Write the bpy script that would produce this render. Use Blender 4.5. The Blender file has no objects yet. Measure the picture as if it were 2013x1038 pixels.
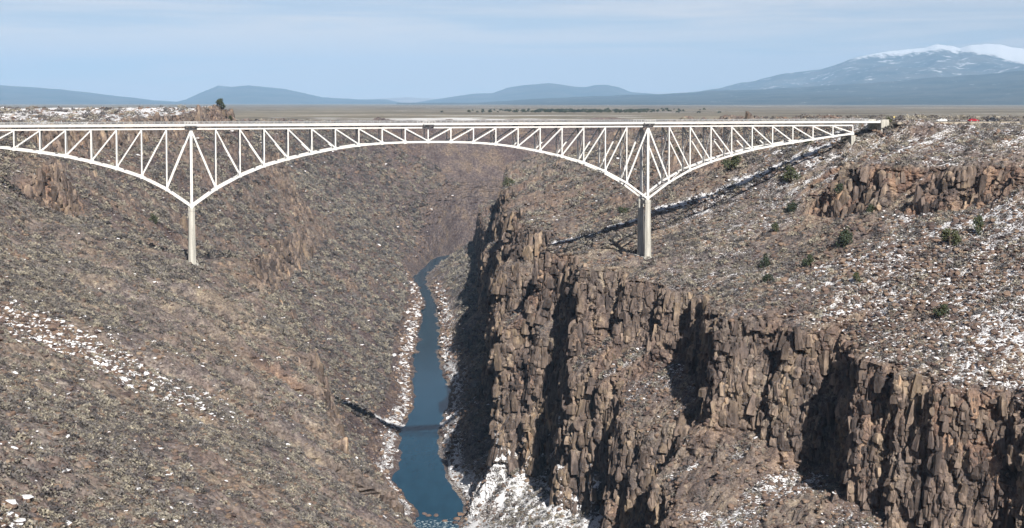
import bpy, bmesh, math, random
import numpy as np
from mathutils import Vector, Matrix

R = math.radians
scn = bpy.context.scene
col = scn.collection
EYE = 190.0                      # camera height over the river, river surface is z = 0

# ------------------------------------------------------------------ camera
cam = bpy.data.cameras.new('camera')
cam.sensor_width = 36.0
cam.lens = 36.0 * 2864.0 / 2013.0
cam.shift_y = -(519.0 - 327.0) / 2013.0
cam.clip_start = 1.0
cam.clip_end = 120000.0
camo = bpy.data.objects.new('camera', cam)
col.objects.link(camo)
camo.location = (0, 0, EYE)
camo.rotation_euler = (R(90 - 2.5), 0, 0)
scn.camera = camo

# ------------------------------------------------------------------ sun and sky
SUN_AZ = 15.0                    # shadows run this many degrees left of straight ahead
SUN_EL = 34.7
sd = Vector((-math.sin(R(SUN_AZ)) * math.cos(R(SUN_EL)), math.cos(R(SUN_AZ)) * math.cos(R(SUN_EL)), -math.sin(R(SUN_EL))))
sun = bpy.data.lights.new('sun', 'SUN')
sun.energy = 5.0
sun.angle = R(0.5)
sun.color = (1.0, 0.955, 0.88)
suno = bpy.data.objects.new('sun', sun)
col.objects.link(suno)
suno.rotation_euler = sd.to_track_quat('-Z', 'Y').to_euler()
suno.location = (300, -400, 600)

world = bpy.data.worlds.new('World')
scn.world = world
world.use_nodes = True
wn, wl = world.node_tree.nodes, world.node_tree.links
wn.clear()
w_out = wn.new('ShaderNodeOutputWorld')
w_bg = wn.new('ShaderNodeBackground')
w_sky = wn.new('ShaderNodeTexSky')
w_sky.sky_type = 'NISHITA'
w_sky.sun_disc = False
w_sky.sun_elevation = R(SUN_EL)
w_sky.sun_rotation = math.atan2(-sd.x, -sd.y)   # same direction as the lamp
w_sky.altitude = 2600
w_sky.air_density = 0.75
w_sky.dust_density = 0.15
w_sky.ozone_density = 2.0
w_bg.inputs['Strength'].default_value = 0.05
# thin high cirrus, stretched streaks laid out on the sky directions
w_tc = wn.new('ShaderNodeTexCoord')
w_map = wn.new('ShaderNodeMapping')
w_map.inputs['Scale'].default_value = (1.6, 1.6, 26.0)
w_map.inputs['Rotation'].default_value = (R(1.5), R(-2.0), 0)
w_no = wn.new('ShaderNodeTexNoise')
w_no.inputs['Scale'].default_value = 2.2
w_no.inputs['Detail'].default_value = 7
w_no.inputs['Roughness'].default_value = 0.58
w_no.inputs['Distortion'].default_value = 0.5
w_rmp = wn.new('ShaderNodeValToRGB')
w_rmp.color_ramp.elements[0].position = 0.40
w_rmp.color_ramp.elements[0].color = (0.34, 0.34, 0.34, 1)
w_rmp.color_ramp.elements[1].position = 0.60
w_rmp.color_ramp.elements[1].color = (0.85, 0.85, 0.85, 1)
w_mix = wn.new('ShaderNodeMix')
w_mix.data_type = 'RGBA'
w_mix.inputs['B'].default_value = (12.4, 11.7, 11.4, 1)
wl.new(w_tc.outputs['Generated'], w_map.inputs['Vector'])
wl.new(w_map.outputs['Vector'], w_no.inputs['Vector'])
wl.new(w_no.outputs['Fac'], w_rmp.inputs['Fac'])
# a thin veil looks denser towards the horizon, where the line of sight runs through more of it
w_sep = wn.new('ShaderNodeSeparateXYZ'); wl.new(w_tc.outputs['Generated'], w_sep.inputs[0])
w_abs = wn.new('ShaderNodeMath'); w_abs.operation = 'ABSOLUTE'; wl.new(w_sep.outputs['Z'], w_abs.inputs[0])
w_add = wn.new('ShaderNodeMath'); w_add.operation = 'ADD'; wl.new(w_abs.outputs[0], w_add.inputs[0]); w_add.inputs[1].default_value = 0.05
w_div = wn.new('ShaderNodeMath'); w_div.operation = 'DIVIDE'; w_div.inputs[0].default_value = 0.13; wl.new(w_add.outputs[0], w_div.inputs[1])
w_mul = wn.new('ShaderNodeMath'); w_mul.operation = 'MULTIPLY'; w_mul.use_clamp = True
wl.new(w_div.outputs[0], w_mul.inputs[0]); wl.new(w_rmp.outputs['Color'], w_mul.inputs[1])
wl.new(w_mul.outputs[0], w_mix.inputs['Factor'])
wl.new(w_sky.outputs['Color'], w_mix.inputs['A'])
wl.new(w_mix.outputs['Result'], w_bg.inputs['Color'])
wl.new(w_bg.outputs['Background'], w_out.inputs['Surface'])

# ------------------------------------------------------------------ exposure and renderer
scn.view_settings.view_transform = 'Standard'
scn.view_settings.look = 'None'
scn.view_settings.gamma = 1.0
scn.view_settings.use_curve_mapping = False
scn.view_settings.exposure = 0.52
scn.render.engine = 'CYCLES'
scn.cycles.use_denoising = True
scn.cycles.use_adaptive_sampling = True
scn.cycles.adaptive_threshold = 0.03
scn.cycles.max_bounces = 5
scn.cycles.diffuse_bounces = 1
scn.cycles.volume_bounces = 0
scn.cycles.volume_step_rate = 4.0

rng = np.random.default_rng(7)
random.seed(7)

# ================================================================== helpers
def tag(o, label=None, cat=None, group=None, kind=None):
    if label: o['label'] = label
    if cat: o['category'] = cat
    if group: o['group'] = group
    if kind: o['kind'] = kind
    return o

def empty(name, loc, rz=0.0):
    o = bpy.data.objects.new(name, None)
    o.location = loc
    o.rotation_euler = (0, 0, rz)
    o.empty_display_size = 0.5
    col.objects.link(o)
    return o

def link_mesh(name, me, parent=None, mat=None):
    o = bpy.data.objects.new(name, me)
    col.objects.link(o)
    if mat is not None and not me.materials:
        me.materials.append(mat)
    o.parent = parent
    return o

class MB:
    """collects boxes, beams and tubes into one mesh"""
    def __init__(self):
        self.v, self.f = [], []
    def add(self, vs, fs):
        n = len(self.v)
        self.v += [tuple(p) for p in vs]
        self.f += [tuple(i + n for i in q) for q in fs]
    def box(self, x0, x1, y0, y1, z0, z1):
        self.add([(x0, y0, z0), (x1, y0, z0), (x1, y1, z0), (x0, y1, z0), (x0, y0, z1), (x1, y0, z1), (x1, y1, z1), (x0, y1, z1)],
                 [(3, 2, 1, 0), (4, 5, 6, 7), (0, 1, 5, 4), (1, 2, 6, 5), (2, 3, 7, 6), (3, 0, 4, 7)])
    def beam(self, a, b, w, h, up=(0, 1, 0)):
        a, b = Vector(a), Vector(b)
        d = (b - a).normalized()
        s = Vector(up)
        if abs(d.dot(s)) > 0.95: s = Vector((1, 0, 0))
        n = d.cross(s).normalized()
        s = n.cross(d).normalized()
        vs = []
        for p in (a, b):
            for i, j in ((-1, -1), (1, -1), (1, 1), (-1, 1)):
                vs.append(p + s * (i * w / 2) + n * (j * h / 2))
        self.add(vs, [(3, 2, 1, 0), (4, 5, 6, 7), (0, 1, 5, 4), (1, 2, 6, 5), (2, 3, 7, 6), (3, 0, 4, 7)])
    def tube(self, pts, rad, n=6):
        base = []
        for i, p in enumerate(pts):
            p = Vector(p)
            d = (Vector(pts[min(i + 1, len(pts) - 1)]) - Vector(pts[max(i - 1, 0)])).normalized()
            s = d.cross(Vector((0.31, 0.2, 0.93))) if abs(d.z) < 0.9 else d.cross(Vector((0, 1, 0)))
            s.normalize(); t = d.cross(s)
            r = rad[i] if hasattr(rad, '__len__') else rad
            base.append([p + (s * math.cos(2 * math.pi * k / n) + t * math.sin(2 * math.pi * k / n)) * r for k in range(n)])
        vs = [v for ring in base for v in ring]
        fs = []
        for i in range(len(pts) - 1):
            for k in range(n):
                fs.append((i * n + k, i * n + (k + 1) % n, (i + 1) * n + (k + 1) % n, (i + 1) * n + k))
        fs.append(tuple(range(n))[::-1]); fs.append(tuple((len(pts) - 1) * n + k for k in range(n)))
        self.add(vs, fs)
    def mesh(self, name):
        me = bpy.data.meshes.new(name)
        me.from_pydata(self.v, [], self.f)
        me.update()
        return me
    def build(self, name, mat, parent=None):
        return link_mesh(name, self.mesh(name), parent, mat)

# ---- numpy noise ----
def _h(ix, iy, iz, seed):
    h = (ix.astype(np.int64) * 374761393 + iy.astype(np.int64) * 668265263 + iz.astype(np.int64) * 2147483647 + seed * 974634777) & 0xFFFFFFFF
    h = (h ^ (h >> 13)) * 1274126177 & 0xFFFFFFFF
    h = (h ^ (h >> 16)) * 2246822519 & 0xFFFFFFFF
    h = h ^ (h >> 15)
    return (h & 0xFFFFFF).astype(np.float32) / np.float32(0xFFFFFF)

def vnoise(x, y, z=None, seed=0):
    """smooth value noise, -1..1"""
    x = np.asarray(x, np.float64); y = np.asarray(y, np.float64)
    ix, iy = np.floor(x), np.floor(y)
    fx, fy = (x - ix).astype(np.float32), (y - iy).astype(np.float32)
    fx = fx * fx * fx * (fx * (fx * 6 - 15) + 10); fy = fy * fy * fy * (fy * (fy * 6 - 15) + 10)
    def plane(iz):
        a = _h(ix, iy, iz, seed); b = _h(ix + 1, iy, iz, seed); c = _h(ix, iy + 1, iz, seed); d = _h(ix + 1, iy + 1, iz, seed)
        p = a + (b - a) * fx; q = c + (d - c) * fx
        return p + (q - p) * fy
    if z is None:
        return plane(np.zeros_like(ix)) * 2 - 1
    z = np.asarray(z, np.float64); iz = np.floor(z); fz = (z - iz).astype(np.float32); fz = fz * fz * (3 - 2 * fz)
    p = plane(iz); q = plane(iz + 1)
    return (p + (q - p) * fz) * 2 - 1

def fbm(x, y, z=None, seed=0, oct=4, gain=0.5):
    s = 0; a = 1.0; t = 0
    for k in range(oct):
        m = 2.03 ** k
        s = s + a * vnoise(x * m + 17.3 * k, y * m - 9.1 * k, None if z is None else z * m + 3.7 * k, seed + k)
        t += a; a *= gain
    return s / t

def cells(x, y, seed=0):
    """2D Voronoi: id hash (0..1), F1 and F2-F1"""
    ix, iy = np.floor(x), np.floor(y)
    best = np.full(x.shape, 9.0, np.float32); sec = best.copy(); idh = np.zeros(x.shape, np.float32)
    for dx in (-1, 0, 1):
        for dy in (-1, 0, 1):
            cx, cy = ix + dx, iy + dy
            px = cx + 0.1 + 0.8 * _h(cx, cy, cx * 0, seed); py = cy + 0.1 + 0.8 * _h(cx, cy, cx * 0 + 1, seed)
            d = np.hypot(px - x, py - y).astype(np.float32)
            hh = _h(cx, cy, cx * 0 + 2, seed)
            closer = d < best
            sec = np.where(closer, best, np.minimum(sec, d))
            idh = np.where(closer, hh, idh); best = np.where(closer, d, best)
    return idh, best, sec - best

def sstep(a, b, x):
    t = np.clip((x - a) / (b - a), 0, 1)
    return t * t * (3 - 2 * t)

# ================================================================== materials
class NT:
    def __init__(self, name):
        self.m = bpy.data.materials.new(name)
        self.m.use_nodes = True
        self.n = self.m.node_tree.nodes; self.l = self.m.node_tree.links
        self.n.clear()
        self.out = self.n.new('ShaderNodeOutputMaterial')
        self.b = self.n.new('ShaderNodeBsdfPrincipled')
        self.l.new(self.b.outputs[0], self.out.inputs['Surface'])
    def node(self, t, **kw):
        n = self.n.new(t)
        for k, v in kw.items():
            if k.startswith('i_'):
                n.inputs[k[2:].replace('_', ' ')].default_value = v
            else:
                setattr(n, k, v)
        return n
    def set(self, k, v):
        if hasattr(v, 'is_linked'): self.l.new(v, self.b.inputs[k])
        else: self.b.inputs[k].default_value = v
    def noise(self, vec, scale, detail=4, rough=0.55, dist=0.0):
        n = self.node('ShaderNodeTexNoise', i_Scale=scale, i_Detail=detail, i_Roughness=rough, i_Distortion=dist)
        if vec is not None: self.l.new(vec, n.inputs['Vector'])
        return n.outputs['Fac']
    def mapping(self, vec, scale=(1, 1, 1), rot=(0, 0, 0)):
        n = self.node('ShaderNodeMapping')
        n.inputs['Scale'].default_value = scale; n.inputs['Rotation'].default_value = rot
        self.l.new(vec, n.inputs['Vector'])
        return n.outputs['Vector']
    def ramp(self, fac, stops, interp='LINEAR'):
        n = self.node('ShaderNodeValToRGB')
        cr = n.color_ramp; cr.interpolation = interp
        while len(cr.elements) < len(stops): cr.elements.new(0.5)
        for e, (p, c) in zip(cr.elements, stops):
            e.position = p
            e.color = (c[0], c[1], c[2], 1) if hasattr(c, '__len__') else (c, c, c, 1)
        self.l.new(fac, n.inputs['Fac'])
        return n.outputs['Color']
    def mix(self, fac, a, b, blend='MIX'):
        n = self.node('ShaderNodeMix', data_type='RGBA', blend_type=blend)
        for k, v in (('Factor', fac), ('A', a), ('B', b)):
            if hasattr(v, 'is_linked'): self.l.new(v, n.inputs[k])
            else: n.inputs[k].default_value = v if k == 'Factor' else (*v, 1)
        return n.outputs['Result']
    def math(self, op, a, b=None, c=None, clamp=False):
        n = self.node('ShaderNodeMath', operation=op, use_clamp=clamp)
        for i, v in enumerate((a, b, c)):
            if v is None: continue
            if hasattr(v, 'is_linked'): self.l.new(v, n.inputs[i])
            else: n.inputs[i].default_value = v
        return n.outputs[0]
    def bump(self, h, strength, dist):
        n = self.node('ShaderNodeBump', i_Strength=strength, i_Distance=dist)
        self.l.new(h, n.inputs['Height'])
        self.l.new(n.outputs[0], self.b.inputs['Normal'])
        return n.outputs[0]

def mat_terrain():
    t = NT('gorge_rock_and_scrub')
    geo = t.node('ShaderNodeNewGeometry')
    pos = geo.outputs['Position']
    att = t.node('ShaderNodeAttribute', attribute_name='mask')
    sep = t.node('ShaderNodeSeparateColor'); t.l.new(att.outputs['Color'], sep.inputs['Color'])
    cliff, snow, red = sep.outputs[0], sep.outputs[1], sep.outputs[2]
    sn = t.node('ShaderNodeSeparateXYZ'); t.l.new(geo.outputs['True Normal'], sn.inputs[0])
    nz = sn.outputs['Z']
    # scrub slope: earth, dry grass, purple grey brush and dark rubble
    n1 = t.noise(pos, 0.045, 2, 0.6)
    n2 = t.noise(pos, 0.42, 4, 0.70)
    n3 = t.noise(pos, 1.7, 2, 0.6)
    earth = t.ramp(n2, [(0.30, (0.075, 0.063, 0.064)), (0.44, (0.145, 0.122, 0.117)), (0.55, (0.215, 0.184, 0.165)), (0.70, (0.325, 0.285, 0.235))])
    tint = t.ramp(n1, [(0.36, (0.74, 0.73, 0.77)), (0.50, (0.98, 0.97, 0.98)), (0.62, (1.27, 1.21, 1.04))])
    earth = t.mix(1.0, earth, tint, 'MULTIPLY')
    earth = t.mix(0.85, earth, t.ramp(n3, [(0.33, 0.40), (0.5, 1.0), (0.68, 1.5)]), 'MULTIPLY')
    bas = t.node('ShaderNodeAttribute', attribute_name='basalt')
    earth = t.mix(bas.outputs['Fac'], earth, t.mix(1.0, earth, (0.62, 0.56, 0.58), 'MULTIPLY'))
    # cliff rock: upright streaks of dark varnish, red brown and tan
    v = t.mapping(pos, (1, 1, 0.22))
    c1 = t.noise(v, 0.26, 5, 0.72, 0.4)
    c3 = t.noise(pos, 0.035, 1, 0.5)
    rock = t.ramp(c1, [(0.32, (0.050, 0.043, 0.043)), (0.44, (0.115, 0.093, 0.085)), (0.54, (0.180, 0.145, 0.123)), (0.68, (0.330, 0.270, 0.205))])
    rock = t.mix(0.5, rock, t.ramp(n3, [(0.35, 0.45), (0.5, 1.0), (0.66, 1.45)]), 'MULTIPLY')
    rr = t.math('MULTIPLY', red, t.ramp(c3, [(0.44, 0.0), (0.62, 1.0)]))
    rock = t.mix(rr, rock, t.mix(1.0, rock, (1.30, 1.04, 0.90), 'MULTIPLY'))
    base = t.mix(cliff, earth, rock)
    # snow: scraps held on flatter facets, more where the slope keeps it
    s1 = t.noise(pos, 1.7, 3, 0.62)
    s2 = t.noise(pos, 0.13, 2, 0.55)
    s = t.math('ADD', t.math('MULTIPLY', s1, 0.75), t.math('MULTIPLY', s2, 0.35))
    s = t.math('ADD', s, t.math('MULTIPLY', t.math('SUBTRACT', nz, 0.8), 0.22))
    s = t.math('ADD', s, t.math('MULTIPLY', snow, 0.40))
    sm = t.ramp(s, [(0.755, 0.0), (0.835, 0.95)])
    base = t.mix(sm, base, (0.78, 0.78, 0.80))
    t.set('Base Color', base)
    t.set('Roughness', 0.95)
    t.set('Specular IOR Level', 0.15)
    t.bump(t.noise(pos, 1.1, 3, 0.7), 0.8, 0.7)
    return t.m

def mat_plain():
    t = NT('sage_plain')
    geo = t.node('ShaderNodeNewGeometry'); pos = geo.outputs['Position']
    n1 = t.noise(pos, 0.0022, 5, 0.6)
    n2 = t.noise(pos, 0.02, 5, 0.65)
    c = t.ramp(n1, [(0.36, (0.165, 0.142, 0.112)), (0.5, (0.225, 0.195, 0.150)), (0.62, (0.285, 0.250, 0.190))])
    c = t.mix(0.7, c, t.ramp(n2, [(0.35, 0.6), (0.5, 1.0), (0.68, 1.3)]), 'MULTIPLY')
    s = t.noise(t.mapping(pos, (0.6, 1.4, 1)), 0.0030, 6, 0.7)
    c = t.mix(t.ramp(s, [(0.60, 0.0), (0.64, 0.85)]), c, (0.78, 0.77, 0.76))
    t.set('Base Color', c); t.set('Roughness', 1.0); t.set('Specular IOR Level', 0.1)
    return t.m

def mat_mountain(name, forest, bare, snowline=None, snow_amt=0.0, scale=0.0008):
    t = NT(name)
    geo = t.node('ShaderNodeNewGeometry'); pos = geo.outputs['Position']
    n1 = t.noise(pos, scale, 6, 0.65)
    c = t.ramp(n1, [(0.38, forest), (0.62, bare)])
    s2 = t.noise(t.mapping(pos, (1, 1, 2.0)), scale * 3.0, 6, 0.7)
    if snow_amt:
        c = t.mix(t.ramp(s2, [(0.66 - snow_amt, 0.0), (0.74 - snow_amt, 0.8)]), c, (0.80, 0.80, 0.82))
    if snowline:
        sp = t.node('ShaderNodeSeparateXYZ'); t.l.new(pos, sp.inputs[0])
        att = t.node('ShaderNodeAttribute', attribute_name='snowcap')
        s3 = t.noise(t.mapping(pos, (1, 0.25, 0.35)), scale * 7.0, 5, 0.7)
        hgt = t.math('ADD', att.outputs['Fac'], t.math('MULTIPLY', t.math('SUBTRACT', t.math('ADD', s2, s3), 1.0), 1.0))
        c = t.mix(t.ramp(hgt, [(0.46, 0.0), (0.66, 1.0)]), c, (0.74, 0.74, 0.76))
    t.set('Base Color', c); t.set('Roughness', 1.0); t.set('Specular IOR Level', 0.05)
    return t.m

def mat_water():
    t = NT('river_water')
    geo = t.node('ShaderNodeNewGeometry'); pos = geo.outputs['Position']
    n1 = t.noise(t.mapping(pos, (0.5, 0.12, 1)), 0.35, 4, 0.6)
    c = t.ramp(n1, [(0.35, (0.006, 0.040, 0.072)), (0.65, (0.010, 0.052, 0.090))])
    att = t.node('ShaderNodeAttribute', attribute_name='foam')
    f = t.noise(pos, 0.55, 5, 0.7)
    fm = t.ramp(t.math('MULTIPLY', t.math('ADD', f, 0.25), att.outputs['Fac']), [(0.76, 0.0), (0.88, 0.8)])
    c = t.mix(fm, c, (0.62, 0.70, 0.72))
    t.set('Base Color', c)
    t.set('Roughness', t.ramp(fm, [(0, 0.10), (1, 0.8)]))
    t.set('IOR', 1.33)
    t.set('Specular IOR Level', 0.06)
    t.bump(t.noise(t.mapping(pos, (1, 0.5, 1)), 0.9, 4, 0.6), 0.18, 0.15)
    return t.m

def mat_paint(name, c, rough=0.5, dirt=0.12, scale=0.8):
    t = NT(name)
    geo = t.node('ShaderNodeNewGeometry')
    n = t.noise(geo.outputs['Position'], scale, 5, 0.65)
    t.set('Base Color', t.mix(t.ramp(n, [(0.45, 0.0), (0.75, 1.0)]), c, tuple(v * (1 - dirt * 2) for v in c)))
    t.set('Roughness', rough)
    return t.m

def mat_concrete(name, c):
    t = NT(name)
    geo = t.node('ShaderNodeNewGeometry'); pos = geo.outputs['Position']
    n = t.noise(t.mapping(pos, (1, 1, 0.12)), 0.9, 5, 0.65)
    n2 = t.noise(pos, 2.5, 4, 0.6)
    k = t.ramp(n, [(0.35, tuple(v * 0.72 for v in c)), (0.55, c), (0.7, tuple(v * 1.08 for v in c))])
    t.set('Base Color', t.mix(0.4, k, t.ramp(n2, [(0.35, 0.75), (0.65, 1.15)]), 'MULTIPLY'))
    t.set('Roughness', 0.9)
    t.bump(n2, 0.3, 0.05)
    return t.m

def mat_rock(name, snowy):
    t = NT(name)
    geo = t.node('ShaderNodeNewGeometry'); pos = geo.outputs['Position']
    oi = t.node('ShaderNodeObjectInfo')
    rnd = oi.outputs['Random']
    c = t.ramp(rnd, [(0.0, (0.075, 0.055, 0.052)), (0.35, (0.150, 0.108, 0.092)), (0.7, (0.205, 0.140, 0.105)), (1.0, (0.260, 0.195, 0.145))])
    n = t.noise(pos, 1.3, 5, 0.65)
    c = t.mix(0.8, c, t.ramp(n, [(0.32, 0.55), (0.5, 1.0), (0.68, 1.35)]), 'MULTIPLY')
    sn = t.node('ShaderNodeSeparateXYZ'); t.l.new(geo.outputs['Normal'], sn.inputs[0])
    if snowy:
        s = t.math('ADD', sn.outputs['Z'], t.math('MULTIPLY', t.math('SUBTRACT', n, 0.5), 0.9))
        s = t.math('ADD', s, t.math('MULTIPLY', rnd, 0.25))
        c = t.mix(t.ramp(s, [(0.76, 0.0), (0.84, 1.0)]), c, (0.82, 0.82, 0.84))
    t.set('Base Color', c); t.set('Roughness', 0.9); t.set('Specular IOR Level', 0.2)
    t.bump(t.noise(pos, 2.2, 5, 0.7), 0.7, 0.25)
    return t.m

def mat_leaf(name, stops):
    t = NT(name)
    oi = t.node('ShaderNodeObjectInfo')
    geo = t.node('ShaderNodeNewGeometry')
    c = t.ramp(oi.outputs['Random'], stops)
    n = t.noise(geo.outputs['Position'], 1.9, 3, 0.6)
    t.set('Base Color', t.mix(0.8, c, t.ramp(n, [(0.3, 0.5), (0.5, 1.0), (0.7, 1.5)]), 'MULTIPLY'))
    t.set('Roughness', 0.9); t.set('Specular IOR Level', 0.1)
    return t.m

M = {}
M['terrain'] = mat_terrain()
M['plain'] = mat_plain()
M['water'] = mat_water()
M['steel'] = mat_paint('white_bridge_paint', (0.72, 0.705, 0.68), 0.5, 0.12)
M['steel_grey'] = mat_paint('grey_galvanised_steel', (0.50, 0.51, 0.52), 0.5, 0.10)
M['rail_grey'] = mat_paint('weathered_rail_steel', (0.34, 0.35, 0.36), 0.6, 0.12)
M['concrete'] = mat_concrete('pier_concrete', (0.50, 0.48, 0.43))
M['asphalt'] = mat_paint('old_asphalt', (0.11, 0.105, 0.10), 0.9, 0.15, 0.3)
M['rock'] = mat_rock('basalt_boulder', False)
M['rock_snow'] = mat_rock('snow_capped_basalt', True)
def mat_cliff():
    t = NT('cliff_basalt')
    geo = t.node('ShaderNodeNewGeometry'); pos = geo.outputs['Position']
    oi = t.node('ShaderNodeObjectInfo')
    big = t.noise(t.mapping(pos, (1, 1, 0.45)), 0.11, 3, 0.65)
    c = t.ramp(big, [(0.34, (0.070, 0.056, 0.052)), (0.46, (0.135, 0.104, 0.090)), (0.55, (0.195, 0.148, 0.118)), (0.64, (0.290, 0.220, 0.158)), (0.72, (0.300, 0.190, 0.125))])
    c = t.mix(1.0, c, t.ramp(oi.outputs['Random'], [(0.0, 0.60), (0.5, 0.95), (1.0, 1.30)]), 'MULTIPLY')
    n = t.noise(t.mapping(pos, (1, 1, 0.35)), 0.9, 4, 0.68)
    c = t.mix(0.85, c, t.ramp(n, [(0.32, 0.45), (0.5, 1.0), (0.68, 1.5)]), 'MULTIPLY')
    t.set('Base Color', c); t.set('Roughness', 0.92); t.set('Specular IOR Level', 0.15)
    t.bump(t.noise(pos, 1.6, 4, 0.7), 0.7, 0.3)
    return t.m
M['cliff_rock'] = mat_cliff()
M['sage'] = mat_leaf('sagebrush_grey', [(0.0, (0.070, 0.065, 0.068)), (0.3, (0.140, 0.128, 0.126)), (0.65, (0.215, 0.196, 0.170)), (1.0, (0.335, 0.300, 0.235))])
M['juniper'] = mat_leaf('juniper_green', [(0.0, (0.040, 0.052, 0.034)), (0.5, (0.060, 0.072, 0.042)), (1.0, (0.085, 0.092, 0.048))])
M['bark'] = mat_paint('juniper_bark', (0.16, 0.12, 0.09), 0.95, 0.2, 3.0)
M['rubber'] = mat_paint('tyre_rubber', (0.025, 0.025, 0.026), 0.8, 0.1)
M['glass'] = mat_paint('car_glass', (0.02, 0.025, 0.03), 0.08, 0.0)
M['chrome'] = mat_paint('hub_metal', (0.55, 0.55, 0.56), 0.3, 0.05)
M['lamp_red'] = mat_paint('tail_lamp_red', (0.35, 0.01, 0.01), 0.3, 0.0)
M['lamp_white'] = mat_paint('headlamp_clear', (0.7, 0.7, 0.68), 0.2, 0.0)
M['car_red'] = mat_paint('red_car_paint', (0.33, 0.02, 0.03), 0.3, 0.05)
M['car_dark'] = mat_paint('dark_car_paint', (0.030, 0.032, 0.042), 0.3, 0.05)
M['car_white'] = mat_paint('white_car_paint', (0.75, 0.75, 0.74), 0.35, 0.05)
M['sign_yellow'] = mat_paint('sign_yellow', (0.45, 0.36, 0.14), 0.5, 0.05)

# ================================================================== bridge frame of reference (needed by the terrain for its shaded snow)
TH = 0.23815
BD = Vector((math.cos(TH), math.sin(TH), 0.0))           # along the bridge, west to east
BN = Vector((-math.sin(TH), math.cos(TH), 0.0))          # across it, away from the camera
P0 = Vector((-122.0, 553.75, EYE))                        # foot of the near truss at the west pier
PAN = 9.144
SPL = 0.001475
def zt(s): return -9.97 + SPL * s * PAN                   # top chord, relative to the eye

# ================================================================== the gorge
def table(Y, pts, smooth=6.0):
    p = np.array(pts, float)
    k = np.linspace(-1.5, 1.5, 7); w = np.exp(-k * k); w /= w.sum()
    return sum(wi * np.interp(Y + ki * smooth, p[:, 0], p[:, 1]) for ki, wi in zip(k, w))

def bell(Y, c, w):
    return np.exp(-((Y - c) / w) ** 4)

def rows(segs):
    out = []
    for a, b, st in segs:
        n = max(2, int((b - a) / st))
        out.append(np.linspace(a, b, n, endpoint=False))
    out.append(np.array([segs[-1][1]]))
    return np.concatenate(out)

def wall_mesh(name, Y, X, Z, nsub, pw, flags, up_sign):
    """X, Z: [contour][row]; nsub: columns between contours; returns the displaced grid"""
    nv = len(Y)
    cx, cz = [X[0][:, None]], [Z[0][:, None]]
    for i in range(len(X) - 1):
        t = (np.arange(1, nsub[i] + 1) / nsub[i])
        tx = t ** pw[i]
        cx.append(X[i][:, None] + (X[i + 1] - X[i])[:, None] * tx[None, :])
        cz.append(Z[i][:, None] + (Z[i + 1] - Z[i])[:, None] * t[None, :])
    GX = np.concatenate(cx, 1); GZ = np.concatenate(cz, 1); GY = np.repeat(Y[:, None], GX.shape[1], 1)
    return GX, GY, GZ

def grid_normal(GX, GY, GZ):
    P = np.stack([GX, GY, GZ], -1)
    du = np.gradient(P, axis=0); dv = np.gradient(P, axis=1)
    n = np.cross(dv, du)
    n /= np.maximum(np.linalg.norm(n, axis=-1, keepdims=True), 1e-9)
    n *= np.where(n[..., 2:3] < 0, -1.0, 1.0)
    return n

def displace(GX, GY, GZ, amp_cliff, seed, ribs=1.0):
    n = grid_normal(GX, GY, GZ)
    steep = 1.0 - sstep(0.50, 0.80, n[..., 2])
    k = np.ones(5) / 5
    # soften the mask a little across the wall
    sm = steep.copy()
    for s in (1, 2):
        sm[:, s:] = np.maximum(sm[:, s:], steep[:, :-s] * 0.7); sm[:, :-s] = np.maximum(sm[:, :-s], steep[:, s:] * 0.7)
    cliff = sm
    # slopes: hummocks, rubble
    land = 1 - cliff
    h = 2.2 * fbm(GX / 34, GY / 34, None, seed + 1, 3) + 0.9 * fbm(GX / 8, GY / 8, None, seed + 5, 3) + 0.45 * vnoise(GX / 2.3, GY / 2.3, None, seed + 9)
    rib = fbm(GX / 21, GY / 27, None, seed + 60, 3) + 0.25 * vnoise(GZ / 9, GY / 40, None, seed + 63)
    oc = sstep(0.12, 0.34, rib) * ribs
    ci, cf, ce = cells(GX / 3.4 + 0.3 * vnoise(GX / 3, GY / 3, None, seed + 64), GY / 3.4, seed + 65)
    h = h + oc * (1.2 + 2.6 * (ci - 0.4) - 0.9 * np.exp(-(ce / 0.12) ** 2)) * (1 + 1.3 * sstep(750, 1300, GY))
    D = np.zeros_like(GX)
    m = cliff > 0.02
    x, y, z = GX[m], GY[m], GZ[m]
    wx = x + 1.6 * vnoise(x / 7, y / 7, z / 7, seed + 20); wy = y + 1.6 * vnoise(x / 7, y / 7, z / 7 + 40, seed + 21)
    # big upright blocks, each broken at its own heights
    i1, f1, e1 = cells(wx / 6.5, wy / 6.5, seed + 30)
    b1 = _h(np.floor(i1 * 9999), np.floor(z / 11 + i1 * 7), np.zeros_like(x), seed + 31)
    i2, f2, e2 = cells(wx / 2.4, wy / 2.4, seed + 32)
    b2 = _h(np.floor(i2 * 9999), np.floor(z / 5 + i2 * 5), np.zeros_like(x), seed + 33)
    d = 2.8 * (b1 - 0.5) + 1.6 * (b2 - 0.5)
    d -= 1.1 * np.exp(-(e1 / 0.10) ** 2) + 0.8 * np.exp(-(e2 / 0.14) ** 2)
    d += 1.1 * fbm(x / 16, y / 16, z / 26, seed + 40, 3) + 0.5 * vnoise(x / 1.3, y / 1.3, z / 1.6, seed + 45)
    # ledges
    zz = z + 3 * vnoise(x / 25, y / 25, None, seed + 50)
    d += 0.4 * vnoise(zz / 4.5, zz * 0 + 3.3, None, seed + 51)
    D[m] = d * amp_cliff
    s = cliff * D
    nx = n.copy()
    GX = GX + nx[..., 0] * s
    GY = GY + nx[..., 1] * s
    GZ = GZ + nx[..., 2] * s * 0.5 + land * h
    return GX, GY, GZ, np.clip(np.maximum(cliff, 0.75 * np.minimum(oc, 1.0) * (1 - cliff)), 0, 1)

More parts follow.
